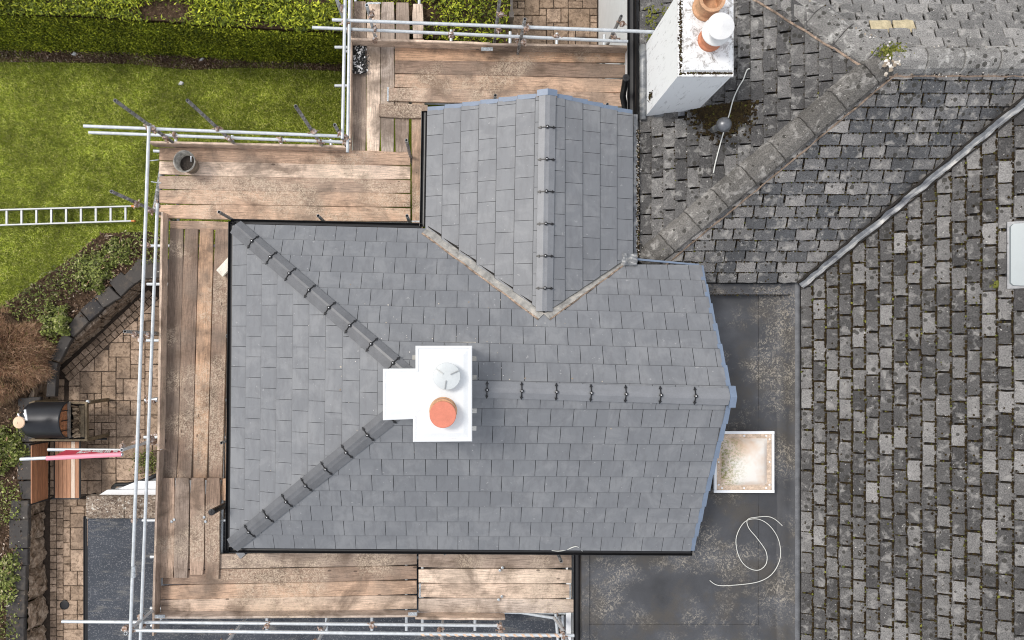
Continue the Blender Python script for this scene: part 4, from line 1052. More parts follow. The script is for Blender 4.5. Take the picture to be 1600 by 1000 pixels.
# ---- big rendered stack
SZ = 4.32; bx0, bx1, by0, by1 = 2.765, 3.44, 3.42, 4.47
bs = obj('chimney_stack', MB().prism([(bx0, by0), (bx1, by0), (bx1, by1), (bx0, by1)], 1.6, SZ-.03), 'render_side', old)
mb = MB().prism([(bx0-.012, by0-.012), (bx1+.012, by0-.012), (bx1+.012, by1+.012), (bx0-.012, by1+.012)], SZ-.03, SZ)
obj('capping', mb, 'render_weathered', bs)
mb = MB(); x0, x1, y0, y1 = bx0+.05, bx1-.01, by0+.045, by1-.05
vs = [(x0, y0, SZ+.002), (x1, y0, SZ+.002), (x1, y1, SZ+.002), (x0, y1, SZ+.002), (x0+.01, y0+.01, SZ+.03), (x1-.01, y0+.01, SZ+.03), (x1-.01, y1-.01, SZ+.03), (x0+.01, y1-.01, SZ+.03),
      (x0+.07, y0+.07, SZ+.052), (x1-.06, y0+.07, SZ+.052), (x1-.06, y1-.07, SZ+.052), (x0+.07, y1-.07, SZ+.052)]
mb.add(vs, [(0, 1, 5, 4), (1, 2, 6, 5), (2, 3, 7, 6), (3, 0, 4, 7), (4, 5, 9, 8), (5, 6, 10, 9), (6, 7, 11, 10), (7, 4, 8, 11), (8, 9, 10, 11)]); obj('flaunching', mb, 'render_weathered', bs)
q1 = [Vector((random.uniform(bx0+.02, bx1), by0+.02+abs(random.gauss(0, .01)), SZ+.004)) for _ in range(170)]+[Vector((bx0+.025+random.gauss(0, .01), random.uniform(by0, by1), SZ+.004)) for _ in range(260)]
clumps(q1, [random.uniform(.006, .014) for _ in q1], 'crevice_moss', 'moss', bs, .4)
q1 = [Vector((bx0-.004, 3.62+random.gauss(0, .025), 3.02+random.gauss(0, .05))) for _ in range(90)]; clumps(q1, [random.uniform(.006, .014) for _ in q1], 'spalled_patch', 'moss', bs, .3)
# pots
c = P(1109, 62, SZ+.06); 
pot = obj('chimney_pot', MB().lathe((c.x, c.y, SZ+.03), [(.15, 0), (.15, .05), (.128, .07), (.12, .2), (.135, .21), (.135, .25), (.11, .25)], 32), 'terracotta', bs, False)
c2 = P(1116, 50, SZ+.3); obj('cowl_base', MB().lathe((c.x, c.y, SZ+.27), [(.17, 0), (.176, .008), (.17, .018), (.1, .05), (.09, .11)], 36), 'cowl_white', bs)
c3 = P(1126, 38, SZ+.5); obj('cowl_lid', MB().lathe((c.x, c.y, SZ+.42), [(.118, 0), (.16, 0), (.165, .008), (.16, .016), (.08, .035), (.004, .055)], 40), 'cowl_white', bs)
mb = MB()
for k in range(4):
    a = k*1.57+.5; mb.bar((c.x+math.cos(a)*.1, c.y+math.sin(a)*.1, SZ+.29), (c.x+math.cos(a)*.12, c.y+math.sin(a)*.12, SZ+.43), .012, .006, (math.cos(a), math.sin(a), 0))
obj('cowl_strut', mb, 'cowl_white', bs)
c = P(1103, 12, SZ+.06); obj('chimney_pot', MB().lathe((c.x, c.y, SZ+.03), [(.17, 0), (.17, .05), (.145, .07), (.135, .2), (.155, .215), (.16, .26), (.12, .26), (.11, .1)], 32), 'pot_buff', bs)
# lead apron beside the stack
obj('lead_apron', MB().path([(2.715, 3.36, 2.8), (2.715, 4.2, 2.8), (2.715, 4.45, 2.78)], .05, 12), 'lead', old, True)
obj('lead_flashing', MB().box((3.0, 3.385, 2.85), (.6, .05, .02), Matrix.Rotation(-.45, 3, 'Y')), 'lead', old)
# small vent pipe with ball cowl
zb = oW.o.z+(4.0-2.7)*.49
c = P(1131, 195, 3.75)
vp = thing('roof_vent', 'short grey flue with round ball cap on the old tiles below the tall white chimney', 'vent', (P(1112, 202, 3.35).x, c.y-.05, 3.3))
b0 = P(1114, 203, 3.32)
obj('vent_pipe', MB().path([b0, b0.lerp(c, .55)+Vector((0, 0, .06)), c+Vector((-.02, 0, -.06))], .045, 14), 'lead', vp, True)
obj('collar', MB().lathe(c+Vector((0, 0, -.075)), [(.05, 0), (.075, .01), (.075, .03), (.05, .04)], 24), 'panel_glass', vp)
obj('ball_cap', MB().lathe(c+Vector((0, 0, -.05)), [(.05, 0), (.09, .02), (.102, .05), (.092, .09), (.06, .12), (.01, .135)], 28), 'vent_grey', vp, True)
# pale panel at the right edge
q = [oE.pt(*oE.uv(P(a, b, 4.0)), .075) for a, b in ((1582, 352), (1586, 348), (1620, 348), (1660, 348), (1660, 446), (1600, 446), (1586, 445), (1582, 441))]
pn = thing('roof_window', 'pale blue grey window panel with rounded corners in the tiles at the right edge', 'roof window', q[0]); 
obj('glass_panel', MB().hull(q, (0, 0, -.03)), 'panel_glass', pn)
q = [oE.pt(*oE.uv(P(a, b, 4.0)), .05) for a, b in ((1577, 344), (1670, 344), (1670, 450), (1577, 450))]; obj('frame', MB().hull(q, (0, 0, -.03)), 'vent_grey', pn)

# ================================================================ FELT EXTENSION (right)
FZ = 2.35
ex = thing('felt_roofed_extension', 'flat roofed extension in worn dark felt between the slate roof and the old tiles', 'extension', (3.8, -2, 0))
xL, xR = P(908, 0, FZ).x, 5.02
obj('roof_felt', MB().prism([(xL, -5.6), (xR, -5.6), (xR, 1.05), (SE.x-.12, 1.05), (SE.x-.12, SE.y+.2), (xL, SE.y+.2)], FZ-.12, FZ), 'roof_felt', ex)
obj('wall', MB().prism([(xL+.06, -5.55), (4.95, -5.55), (4.95, 1.0), (SE.x-.06, 1.0), (SE.x-.06, SE.y+.3), (xL+.06, SE.y+.3)], 0, FZ-.13), 'wall_render', ex)
# felt laps and kerbs
def lap(x0, x1, y0, y1, h=.006): 
    obj('felt_lap', MB().prism([(x0, y0), (x1, y0), (x1, y1), (x0, y1)], FZ+.001, FZ+h), 'roof_felt', ex)
lap(xL+.01, xL+.12, -5.5, SE.y+.1, .03); lap(xL+.12, 5.0, -5.5, P(0, 976, FZ).y, .007); lap(SE.x+.02, 4.62, P(0, 672, FZ).y, P(0, 640, FZ).y, .007); lap(SE.x-.0, 4.62, P(0, 788, FZ).y, P(0, 771, FZ).y, .007); lap(4.6, 4.9, -4.5, 1.0, .01)
mb = MB(); n_ = 60
prof = [(4.86, FZ+.004), (4.93, FZ+.03), (4.99, FZ+.12), (5.05, FZ+.2), (5.12, FZ+.235), (5.145, FZ+.2)]
for i in range(n_+1):
    y_ = -5.6+6.75*i/n_
    for x_, z_ in prof: mb.v.append((x_+random.uniform(-.004, .004), y_, z_+random.uniform(-.003, .003)))
for i in range(n_):
    for k in range(5): mb.f.append((i*6+k, i*6+k+1, (i+1)*6+k+1, (i+1)*6+k))
obj('lead_upstand', mb, 'roof_felt', ex, True)
mb = MB()
for i in range(n_+1):
    y_ = -5.6+6.7*i/n_
    for x_, z_ in ((5.055, FZ+.215), (5.085, FZ+.232), (5.12, FZ+.24), (5.14, FZ+.21)): mb.v.append((x_+random.uniform(-.003, .003), y_, z_))
for i in range(n_):
    for k in range(3): mb.f.append((i*4+k, i*4+k+1, (i+1)*4+k+1, (i+1)*4+k))
obj('lead_capping', mb, 'felt_cap', ex, True)
obj('north_kerb', MB().prism([(SE.x, .82), (5.05, .82), (5.05, .98), (SE.x, .98)], FZ, FZ+.17), 'roof_felt', ex)
q1 = [Vector((random.uniform(3.5, 5.0), random.uniform(.8, .9), FZ+.17)) for _ in range(200)]; clumps(q1, [random.uniform(.006, .014) for _ in q1], 'joint_moss', 'moss', ex)
# fascia and gutter on the left flank
gutter((xL, -5.5, FZ+.01), (xL, SE.y+.1, FZ+.01), (-1, 0, 0), ex, .05); 
obj('fascia', MB().box((xL+.03, -4.2, FZ-.12), (.03, 2.6, .2)), 'upvc', ex)
obj('white_upstand', MB().box((xL-.14, -4.75, FZ-.35), (.075, 2.5, .05)), 'upvc', ex); obj('white_upstand', MB().box((xL-.165, -3.3, FZ-.35), (.03, .62, .05)), 'upvc', ex)
# rooflight
x0, y0, x1, y1 = P(1118, 768, 2.6).x, P(1118, 768, 2.6).y, P(1208, 676, 2.6).x, P(1208, 676, 2.6).y
rl = thing('rooflight', 'square cream domed rooflight with algae stains on the felt roof beside the new verge', 'rooflight', ((x0+x1)/2, (y0+y1)/2, FZ))
obj('kerb', MB().prism([(x0-.0, y0), (x1, y0), (x1, y1), (x0, y1)], FZ-.01, 2.56), 'roof_felt', rl)
mb = MB()
for a, b in (((x0-.02, y0), (x1+.02, y0)), ((x0-.02, y1), (x1+.02, y1))): mb.box(((a[0]+b[0])/2, a[1], 2.575), (b[0]-a[0], .04, .05))
for a in (x0, x1): mb.box((a, (y0+y1)/2, 2.576), (.035, y1-y0-.05, .05))
obj('frame', mb, 'upvc', rl)
obj('rim', MB().prism([(x0+.02, y0+.022), (x1-.02, y0+.022), (x1-.02, y1-.022), (x0+.02, y1-.022)], 2.56, 2.588), 'rooflight_edge', rl)
mb = MB(); n_ = 16; xa, xb, ya, yb = x0+.085, x1-.085, y0+.085, y1-.085
for i in range(n_+1):
    for j in range(n_+1):
        u, v = i/n_, j/n_; e = min(u, 1-u, v, 1-v); h = .05*min(1, (e*9))**.5+.1*(math.sin(math.pi*u)*math.sin(math.pi*v))**.8
        mb.v.append((xa+(xb-xa)*u, ya+(yb-ya)*v, 2.585+h))
for i in range(n_):
    for j in range(n_): k = i*(n_+1)+j; mb.f.append((k, k+n_+1, k+n_+2, k+1))
obj('dome', mb, 'rooflight_dome', rl, True)
for u in (0, .5, 1):
    for (xx, yy_) in ((x0+.05, y0+.1+u*(y1-y0-.2)), (x1-.05, y0+.1+u*(y1-y0-.2)), (x0+.1+u*(x1-x0-.2), y0+.05), (x0+.1+u*(x1-x0-.2), y1-.05)): obj('fixing_cap', MB().lathe((xx, yy_, 2.588), [(.014, 0), (.014, .008), (.006, .012)], 10), 'upvc', rl)

# ================================================================ GARAGE (lower left)
GZ = 1.7
ga = thing('flat_roofed_garage', 'low flat roof of dark blue grey mineral felt under the lower scaffold rails', 'garage', (-4, -4.3, 0))
gx0 = P(137, 0, GZ).x; gyN = P(0, 775, GZ+.05).y; gyC = P(0, 810, GZ+.05).y
obj('roof_felt', MB().prism([(gx0, -6.2), (xL-.3, -6.2), (xL-.3, gyC), (gx0, gyC)], GZ-.1, GZ), 'mineral_felt', ga)
obj('wall', MB().prism([(gx0+.03, -6.15), (xL-.35, -6.15), (xL-.35, gyN-.06), (gx0+.03, gyN-.06)], 0, GZ-.11), 'wall_render', ga)
xq = gx0
while xq < -2.9:
    L = .62; obj('coping_slab', MB().stone([(xq+.004, gyC), (xq+L-.004, gyC), (xq+L-.004, gyN), (xq+.004, gyN)], GZ-.08, GZ+.06, .01, .003, 1), 'gravel_coping', ga); xq += L
gutter((gx0, -6.15, GZ+.02), (gx0, gyC+.02, GZ+.02), (-1, 0, 0), ga, .03, 'edge_trim', drop=.02)
obj('fascia', MB().box((gx0-.006, -4.7, GZ-.06), (.012, 3.0, .13)), 'black_plastic', ga)
# white door canopy north of the coping
cx = P(165, 772, 1.5)
a0, a1 = P(150, 773, GZ-.02), P(256, 773, GZ-.02)
obj('white_ledge', MB().prism([(a0.x, a0.y-.03), (a1.x, a1.y-.03), (a1.x, a1.y+.07), (a0.x+.16, a0.y+.07)], GZ-.12, GZ-.05), 'upvc', ga)
obj('white_ledge', MB().prism([(a0.x+.3, a0.y+.07), (a1.x, a1.y+.07), (a1.x, a1.y+.2), (a0.x+.62, a0.y+.2)], GZ-.2, GZ-.14), 'upvc', ga)
obj('white_ledge', MB().prism([(a0.x+.75, a0.y+.2), (a1.x, a1.y+.2), (a1.x, a1.y+.3), (a0.x+.95, a0.y+.3)], GZ-.3, GZ-.22), 'wall_render', ga)
pp = [P(a, b, z) for a, b, z in ((176, 767, .9), (177, 761, 1.2), (182, 757, 1.3), (200, 757, 1.35), (222, 752, 1.5), (246, 742, 1.6))]
obj('downpipe', MB().path(pp, .035, 12), 'black_plastic', ga, True)
# ================================================================ SCAFFOLD
sc = thing('scaffold', 'galvanised tube scaffold with timber board decks around the new slate roof', 'scaffold', (-3.5, -.3, 0))
TR = .0242; PZ = 2.05
def tube(a, b, mat='tube_galv', r=TR, name='scaffold_tube', par=None): return obj(name, MB().path([a, b], r, 12, hollow=True), mat, par or sc, False)
def TT(x0, y0, x1, y1, z, mat='tube_galv'): return tube(P(x0, y0, z), P(x1, y1, z), mat)
ZT, ZM = 3.05, 2.6
TT(131, 197, 537, 213, ZT); TT(139, 207, 537, 222, ZM); TT(233, 193, 203, 1012, ZT+.05); TT(246, 318, 219, 1012, ZM+.05)
TT(540, -40, 535, 217, ZT+.05); TT(547, -40, 543, 238, ZM+.05); TT(519, 31, 1022, 50, ZT); TT(488, 43, 981, 65, ZM)
TT(97, 971, 783, 977.5, ZM); TT(208, 985, 897, 993, ZT)
# ledgers under the boards
LZ = 1.93
for a in ((240, 236, 640, 250), (255, 338, 640, 346), (262, 320, 245, 985), (352, 350, 346, 870), (556, -30, 553, 240), (655, -30, 655, 350), (540, 80, 985, 92), (600, 160, 985, 166), (235, 870, 880, 872), (235, 950, 897, 958)): TT(*a, LZ)
# transoms
for px in (274.5, 363, 439, 517): TT(px, 208+(px-274)*.04, px+4, 346, LZ+.05)
for py in (384, 444, 532, 625, 683, 813): TT(231-(py-384)*.02, py, 362, py, LZ+.05)
for py in (74, 134): TT(523, py, 666, py, LZ+.05)
for px in (705, 797, 870, 944): TT(px, 47+(px-705)*.03, px-2, 165, LZ+.05)
for px in (417, 510, 581, 635, 660, 742): TT(px, 863, px, 985, LZ+.05)
# standards
posts = []
def post(px, py, zt, zb=0, worn=True, ref=None):
    p = P(px, py, zt) if ref is None else P(px, py, ref); o = tube((p.x, p.y, zb), (p.x, p.y, zt), 'tube_worn' if worn else 'tube_galv', TR, 'standard'); posts.append((p.x, p.y, zt, zb)); return o
for a in ((180, 157, 4.1, .5), (293, 157, 4.12, .5), (462, 166, 4.02, .5), (523, 195, 3.29, .5), (174, 299, 3.72, .5), (195, 518, 3.25, .5), (525, -4, 3.3, .5, False), (573, 8, 3.25, 2.1, False), (782, -12, 3.6, 0), (820, 30, 3.25, 2.1), (971, 25, 3.2, 0)): post(*a)
for a in ((497, 337, 2.8, .5), (636, 337, 2.85, .5), (342, 331, 2.75, .5), (635, 219, 2.95, .5), (774, 149, 2.4, .5), (949, 163, 2.4, 0), (877, 877, 2.6, 0), (695, 865, 2.35, 0), (346, 692, 2.35, 0), (355, 525, 2.4, 0), (402, 861, 2.3, 0), (517, 859, 2.3, 0)): post(*a)
for x_, y_, zt in ((382, 969, 3.5), (514, 967, 3.5), (692, 967, 3.5), (782, 969, 3.5), (874, 968, 3.5)): post(x_, y_, zt, 1.7, False, PZ)
post(196, 990, 3.14, 0, False); post(190, 703, 3.14, 0, False)
# diagonal brace bits at the south-east end and the north-west corner
tube(P(808, 956, 2.0), P(868, 966, 2.0)); tube(P(866, 966, 2.2), P(882, 988, 2.9), 'tube_galv'); tube(P(879, 962, 1.98), P(879, 1004, 1.98)); tube(P(868, 958, 1.98), P(872, 1004, 1.98))
tube(P(254, 262, 1.9), P(243, 330, 1.9), 'tube_worn', .05); tube(P(236, 284, 2.3), P(252, 286, 2.3), 'galv_end', .008); tube(P(236, 251, 2.3), P(246, 250, 2.3), 'galv_end', .008)
tube(P(236, 978, 1.95), P(262, 958, 1.95))
# ---- couplers
def coupler(p, s_=1.0):
    mb = MB(); p = Vector(p)
    for k in range(2):
        q = p+Vector((random.uniform(-.012, .012), random.uniform(-.012, .012), (-.02, .022)[k])); mb.lathe(q, [(.036*s_, -.02), (.041*s_, -.016), (.041*s_, .016), (.036*s_, .02)], 10, Matrix.Rotation(random.choice((0, 1.57)), 3, random.choice('XY')))
    a = random.uniform(0, 6.28); d = Vector((math.cos(a), math.sin(a), .2)); mb.bar(p+d*.03, p+d*.085, .012, .012); mb.lathe(p+d*.07, [(.012, -.012), (.012, .012)], 6)
    mb.bar(p-d*.02+Vector((0, 0, .03)), p-d*.07+Vector((0, 0, .03)), .02, .012)
    obj('coupler', mb, 'coupler', sc)
for x_, y_, zt, zb in posts:
    if zt > 3.1:
        for z_ in (ZT, ZM, LZ): 
            if zt > z_: coupler((x_+(.04 if y_ > 0 else -.03), y_-.04*(1 if y_ > 0 else -1), z_))
for a in ((232, 201, ZT), (539, 213, ZT), (541, 222, ZM), (222, 978, ZM), (206, 985, ZT), (538, 38, ZT), (545, 48, ZM), (246, 321, ZM), (240, 690, 2.2), (236, 684, 2.3), (240, 626, 2.1), (231, 625, 2.1), (808, 62, 2.4), (585, 62, 2.3), (417, 976, ZM), (581, 976, ZM), (274, 212, ZM), (439, 218, ZM), (229, 384, ZT), (222, 532, ZT), (216, 683, ZT), (210, 813, ZT), (705, 54, ZM), (870, 58, ZM), (782, 978, ZM), (880, 993, ZT)): coupler(P(*a))
obj('putlog_clip', MB().lathe(P(209, 893, ZT+.05), [(.034, -.08), (.034, .08)], 12, Matrix.Rotation(1.57, 3, 'X')), 'galv_end', sc)
c = P(234, 625, 2.15); tube(P(228, 626, 2.1), P(247, 624, 2.1), 'galv_end', .035)
# ---- boards
TINT = dict(tan=(.57, .39, .275), pale=(.7, .54, .42), brown=(.3, .21, .155), grey=(.36, .28, .225), dark=(.21, .155, .12), bright=(.78, .62, .49), mid=(.44, .315, .235), greyp=(.52, .43, .36), orange=(.57, .365, .235))
def board(x0, y0, x1, y1, z=PZ, tint='tan', wd=.222, th=.038, name='deck_board', edge=False, hoops=True):
    a, b = P(x0, y0, z), P(x1, y1, z); d = (b-a); L = d.length; d.normalize(); sd = Vector((0, 0, 1)).cross(d)
    mb = MB(); n_ = 6 if L > 1 else 3; hw = wd/2
    top, bot = [], []
    for i in range(n_+1):
        x = -L/2+L*i/n_; j = random.uniform(-.003, .003); e = .012 if i in (0, n_) else 0
        top.append(((x, -hw+j+e, 0), (x, -hw+.006+j+e, .0), (x, hw-.006+j-e, 0), (x, hw+j-e, 0))); 
    for i in range(n_+1):
        t = top[i]; jz = random.uniform(-.002, .002); mb.v += [(t[0][0], t[0][1], -th), (t[0][0], t[0][1], -.005+jz), (t[1][0], t[1][1], jz), (t[2][0], t[2][1], jz), (t[3][0], t[3][1], -.005+jz), (t[3][0], t[3][1], -th)]
    for i in range(n_):
        for k in range(6): mb.f.append((i*6+k, i*6+(k+1) % 6, (i+1)*6+(k+1) % 6, (i+1)*6+k))
    mb.f += [tuple(range(6))[::-1], tuple(range(n_*6, n_*6+6))]
    me = mb.mesh(name, 'deck_timber'); o = bpy.data.objects.new(name, me); COL.objects.link(o); o.parent = sc
    o.location = (a+b)/2-wloc(sc)+Vector((0, 0, 0)); rz = math.atan2(d.y, d.x)
    o.rotation_euler = (R(90) if edge else 0, 0, rz)
    if edge: o.location += Vector((0, 0, wd/2)); 
    tt = TINT[tint]; k = random.uniform(.92, 1.08); o.color = (tt[0]*k, tt[1]*k, tt[2]*k, 1)
    if hoops and L > .8 and not edge:
        for s_ in (-1, 1):
            if random.random() < .13:
                q = (a+b)/2+d*s_*(L/2-.02); h = MB().bar(q-sd*hw+Vector((0, 0, .0015)), q+sd*hw+Vector((0, 0, .0015)), .026, .003, (0, 0, 1)); obj('end_hoop', h, 'galv_end', sc)
    return o
for i, (x, y0, y1, t) in enumerate(((561, 2, 238, 'grey'), (583, 3, 238, 'bright'), (605, 3, 238, 'greyp'), (628, 4, 238, 'grey'))): board(x+1, y0, x, y1, PZ, t, .215)
board(653, 6, 653, 60, PZ, 'bright', .17); board(653.5, 61, 653, 348, PZ, 'tan', .2)
for i, (yl, yr, t) in enumerate(((82, 88, 'orange'), (102, 112, 'brown'), (124, 135, 'tan'), (145, 157, 'mid'))):
    board(617-(13 if i == 3 else 0), yl+2, 986, yr-1, PZ+.042, t)
board(592, 172, 668, 174, PZ+.045, 'brown'); 
for yl, yr, t in ((240, 248, 'tan'), (262, 270, 'pale'), (285, 291.5, 'mid'), (307, 313, 'tan'), (330, 335.5, 'tan')): board(249, yl, 641, yr, PZ+.042, t)
board(266, 351, 361, 352.5, PZ-.0, 'tan', .135)
board(365, 351, 660, 357, PZ-.05, 'tan', .09)
for (xt, xb, t) in ((276, 265, 'dark'), (299, 288, 'brown'), (322.5, 312, 'orange'), (346.5, 336, 'brown')): board(xt, 357, xb, 750, PZ, t, .229)
board(363, 450, 356, 748, PZ-.03, 'orange', .1); board(352, 748, 351, 782, PZ-.02, 'orange', .12)
for (xt, xb, yb, t) in ((262, 260, 903, 'mid'), (285, 282, 903, 'grey'), (309, 307, 898, 'mid'), (333, 331, 905, 'brown')): board(xt, 747, xb, yb, PZ+.042, t, .225)
for (yl, yr, t) in ((879, 872, 'grey'), (903, 895, 'brown'), (926, 918, 'tan'), (948, 941, 'pale')): board(251, yl, 651, yr, PZ, t, .226)
for i, (yl, yr, t) in enumerate(((876, 877, 'grey'), (900, 901, 'bright'), (923, 924, 'pale'), (946, 947, 'greyp'))): board(654, yl, 893+(4 if i == 3 else 0), yr, PZ, t, .226)
# toe boards on edge
def toe(x0, y0, x1, y1, t, z=PZ+.005): board(x0, y0, x1, y1, z, t, .222, .036, 'toe_board', True)
toe(243, 230, 545, 237, 'pale'); toe(260, 335, 254.5, 700, 'pale'); toe(254, 702, 246, 985, 'grey'); toe(551, 72, 765, 79, 'pale', PZ+.05); toe(760, 80, 984, 84, 'grey', PZ+.05); toe(549, 66, 547, 238, 'pale'); toe(548, -20, 548, 60, 'pale')
toe(249, 959, 652, 956.5, 'greyp'); toe(650, 960, 788, 961, 'pale')
for a, b in (((752, 77), (770, 77)), ((638, 959), (652, 959)), ((242, 963), (258, 963))):
    p, q = P(*a, PZ+.24), P(*b, PZ+.24); obj('end_band', MB().bar(p, q, .05, .02), 'galv_end', sc)
# a galvanised nail-plate pair at joints
for a in ((272, 812), (268, 815), (319, 808), (321, 815), (785, 887), (781, 891), (784, 932), (779, 937)):
    p = P(*a, PZ+.046); obj('board_bolt', MB().lathe(p, [(.022, 0), (.022, .006), (.012, .01)], 10), 'galv_end', sc)
# hazard tape wound round the south rail
a, b = P(655, 991, ZT), P(872, 993, ZT); mb = MB(); L = (b-a).length; n_ = 260
d = (b-a).normalized()
for i in range(n_): pass
prev = None
for i in range(n_+1):
    s_ = L*i/n_; th = s_/.075*6.283/1.6; o = Vector((0, math.cos(th), math.sin(th)))*(TR+.003)
    q0, q1 = a+d*s_+o, a+d*(s_+.045)+o
    k = len(mb.v); mb.v += [tuple(q0), tuple(q1)]
    if prev is not None: mb.f.append((prev, prev+1, k+1, k))
    prev = k
obj('wound_tape', mb, 'tape_orange', sc)

# ================================================================ BANNER on its outrigger tubes
bn = thing('scaffold_banner', 'red banner with white lettering on two outrigger tubes above the wooden bench', 'banner', P(150, 708, 2.4))
z1, z2 = 3.05, 2.45
u0, u1 = P(32, 717.5, z1), P(192, 710, z1); l0, l1 = P(75, 702.5, z2), P(192, 703.5, z2)
tube(u0, u1, 'tube_galv', TR, 'upper_tube', bn); tube(l0, l1, 'tube_galv', TR, 'lower_tube', bn)
v0, v1 = P(73, 716, z1), P(190, 710, z1); obj('pink_sleeve', MB().path([v0, v1], TR+.008, 12), 'sleeve_pink', bn)
w0, w1 = P(104, 702.5, z2), P(190, 703.5, z2)
t0, t1 = v0.lerp(v1, .04), v1
fp = [t0+Vector((0, 0, -.01)), t1+Vector((0, 0, -.01)), w1, w0]; nb = (fp[1]-fp[0]).cross(fp[3]-fp[0]).normalized(); 
if nb.y < 0: nb = -nb
mb = MB().add([p for p in fp]+[p-nb*.006 for p in fp], [(0, 1, 2, 3), (7, 6, 5, 4), (0, 4, 5, 1), (1, 5, 6, 2), (2, 6, 7, 3), (3, 7, 4, 0)]); obj('banner_sheet', mb, 'banner_red', bn)
def bp(u, v): 
    a = fp[0].lerp(fp[1], u); b = fp[3].lerp(fp[2], u); return a.lerp(b, v)+nb*.006
lt = MB()
def stroke(u0_, v0_, u1_, v1_, w_=.013):
    lt.add([bp(u0_-w_, v0_), bp(u0_+w_, v0_), bp(u1_+w_, v1_), bp(u1_-w_, v1_)], [(0, 1, 2, 3)])
uu = .30
for ch in 'MNEHNFAIN':                                # bold capitals seen too steeply to read
    stroke(uu, .42, uu+.004, .95, .012); 
    if ch in 'NMHA': stroke(uu+.042, .42, uu+.046, .95, .012)
    if ch in 'EF': [stroke(uu+.02, v_, uu+.02, v_+.09, .022) for v_ in (.42, .64, .86)]
    if ch in 'MN': stroke(uu+.012, .9, uu+.034, .46, .01)
    if ch in 'HA': stroke(uu+.022, .62, uu+.022, .74, .02)
    uu += .072
obj('lettering', lt, 'banner_white', bn)

# ================================================================ LOOSE THINGS
# bucket
c = P(297, 258, PZ+.3); bz = PZ+.046
bk_ = thing('mortar_bucket', 'grey splashed bucket of wet mortar standing on the upper left scaffold boards', 'bucket', (P(300, 260, bz).x, P(300, 260, bz).y, bz))
bc = Vector(bk_.location)
mb = MB().lathe(bc, [(.115, 0), (.158, .3), (.166, .3), (.166, .32), (.15, .32), (.108, .012), (.02, .012)], 32); obj('pail', mb, 'bucket_plastic', bk_, True)
mb = MB(); n_ = 12
mb.lathe(bc+Vector((0, 0, .14)), [(.128, 0), (.126, .012), (.08, .03), (.03, .02)], 20); obj('mortar', mb, 'wet_mortar', bk_)
hp_ = [bc+Vector((math.cos(a)*.165, math.sin(a)*.165*.35-.10*math.sin(a), .3+.03*math.sin(a))) for a in [math.pi*k/10 for k in range(11)]]
obj('handle', MB().path([bc+Vector((math.cos(a)*.168, -math.sin(a)*.17, .315)) for a in [math.pi*k/12 for k in range(13)]], .004, 6), 'steel_rim', bk_)
obj('trowel_handle', MB().path([bc+Vector((.06, .03, .19)), bc+Vector((.11, .06, .34))], .012, 8), 'upvc', bk_)
# broken slate heap in the board corner
cz = PZ+.045
hp2 = thing('slate_offcuts', 'heap of broken dark and pale slate chips on the upper left board corner', 'rubble', P(562, 95, cz))
for m_, n_ in (('dark_shard', 210), ('pale_shard', 90)):
    v_, f_ = [], []; mb = MB()
    for _ in range(n_):
        q = P(562+random.gauss(0, 5), 94+random.uniform(-22, 20), cz+random.uniform(0, .05)); s_ = random.uniform(.008, .03)
        mb.box(q, (s_*1.6, s_, .006), Matrix.Rotation(random.uniform(0, 6), 3, 'Z') @ Matrix.Rotation(random.uniform(-.9, .9), 3, 'X'))
    tag(obj('slate_chips', mb, m_, hp2), kind='stuff')
mb = MB().box(P(561, 93, cz)+Vector((0, 0, -.0)), (.2, .42, .012)); obj('rubber_mat', mb, 'dark_shard', hp2)
# white slab leaning at the left eave
a, b = P(344, 427, PZ+.05), P(366, 403, PZ+.12)
sb = obj('white_offcut', MB().bar(a, b, .14, .06), 'white_slab'); recentre(sb); tag(sb, 'short weathered white plank end poking out from under the left gutter', 'offcut')
# ladder on the lawn
ld = thing('ladder', 'aluminium ladder lying on the grass at the left edge', 'ladder', P(100, 338, ZL))
lz = ZL+.1; A1_, A2_ = P(-60, 330, lz), P(206, 322.5, lz); B1_, B2_ = P(-60, 354, lz), P(206, 345.5, lz)
obj('rail', MB().bar(A1_, A2_, .024, .065), 'aluminium', ld); obj('rail', MB().bar(B1_, B2_, .024, .065), 'aluminium', ld)
for e in (A2_, B2_):
    d = (A2_-A1_).normalized(); obj('end_cap', MB().bar(e, e+d*.06, .028, .07), 'orange_cap', ld)
x_ = 196.5
while x_ > -58:
    t_ = (x_+60)/266; a, b = A1_.lerp(A2_, t_), B1_.lerp(B2_, t_); obj('rung', MB().bar(a, b, .034, .03), 'aluminium', ld); x_ -= 23.2
# smoker
sm = thing('barrel_smoker', 'black barrel smoker with chimney cap and split logs on its timber cart beside the bench', 'smoker', (-7.05, -1.25, 0))
zc = .93; cy = P(60, 657, zc+.1).y; xa, xb = P(36, 657, zc+.12).x, P(108, 657, zc).x; rr = .31
mb = MB(); ns = 20
sec = [(xa, .6), (xa+.025, .82), (xa+.07, .94), (xa+.14, 1.0), (xb-.012, 1.0)]
for x_, k in sec:
    for i in range(ns+1): a = math.pi*i/ns; mb.v.append((x_, cy+math.cos(a)*rr*k, zc+math.sin(a)*rr*k))
for j in range(len(sec)-1):
    for i in range(ns): mb.f.append((j*(ns+1)+i, j*(ns+1)+i+1, (j+1)*(ns+1)+i+1, (j+1)*(ns+1)+i))
mb.f.append(tuple(range(ns+1))[::-1])
obj('hood', mb, 'smoker_steel', sm, True)
obj('front_rim', MB().path([(xb-.008, cy+math.cos(math.pi*i/24)*rr, zc+math.sin(math.pi*i/24)*rr) for i in range(25)], .014, 8), 'smoker_steel', sm)
half = [(xb-.02, cy+math.cos(math.pi*i/24)*rr*.97, zc+math.sin(math.pi*i/24)*rr*.97) for i in range(25)]
obj('front_panel', MB().hull(half, (-.02, 0, 0)), 'rust_timber', sm)
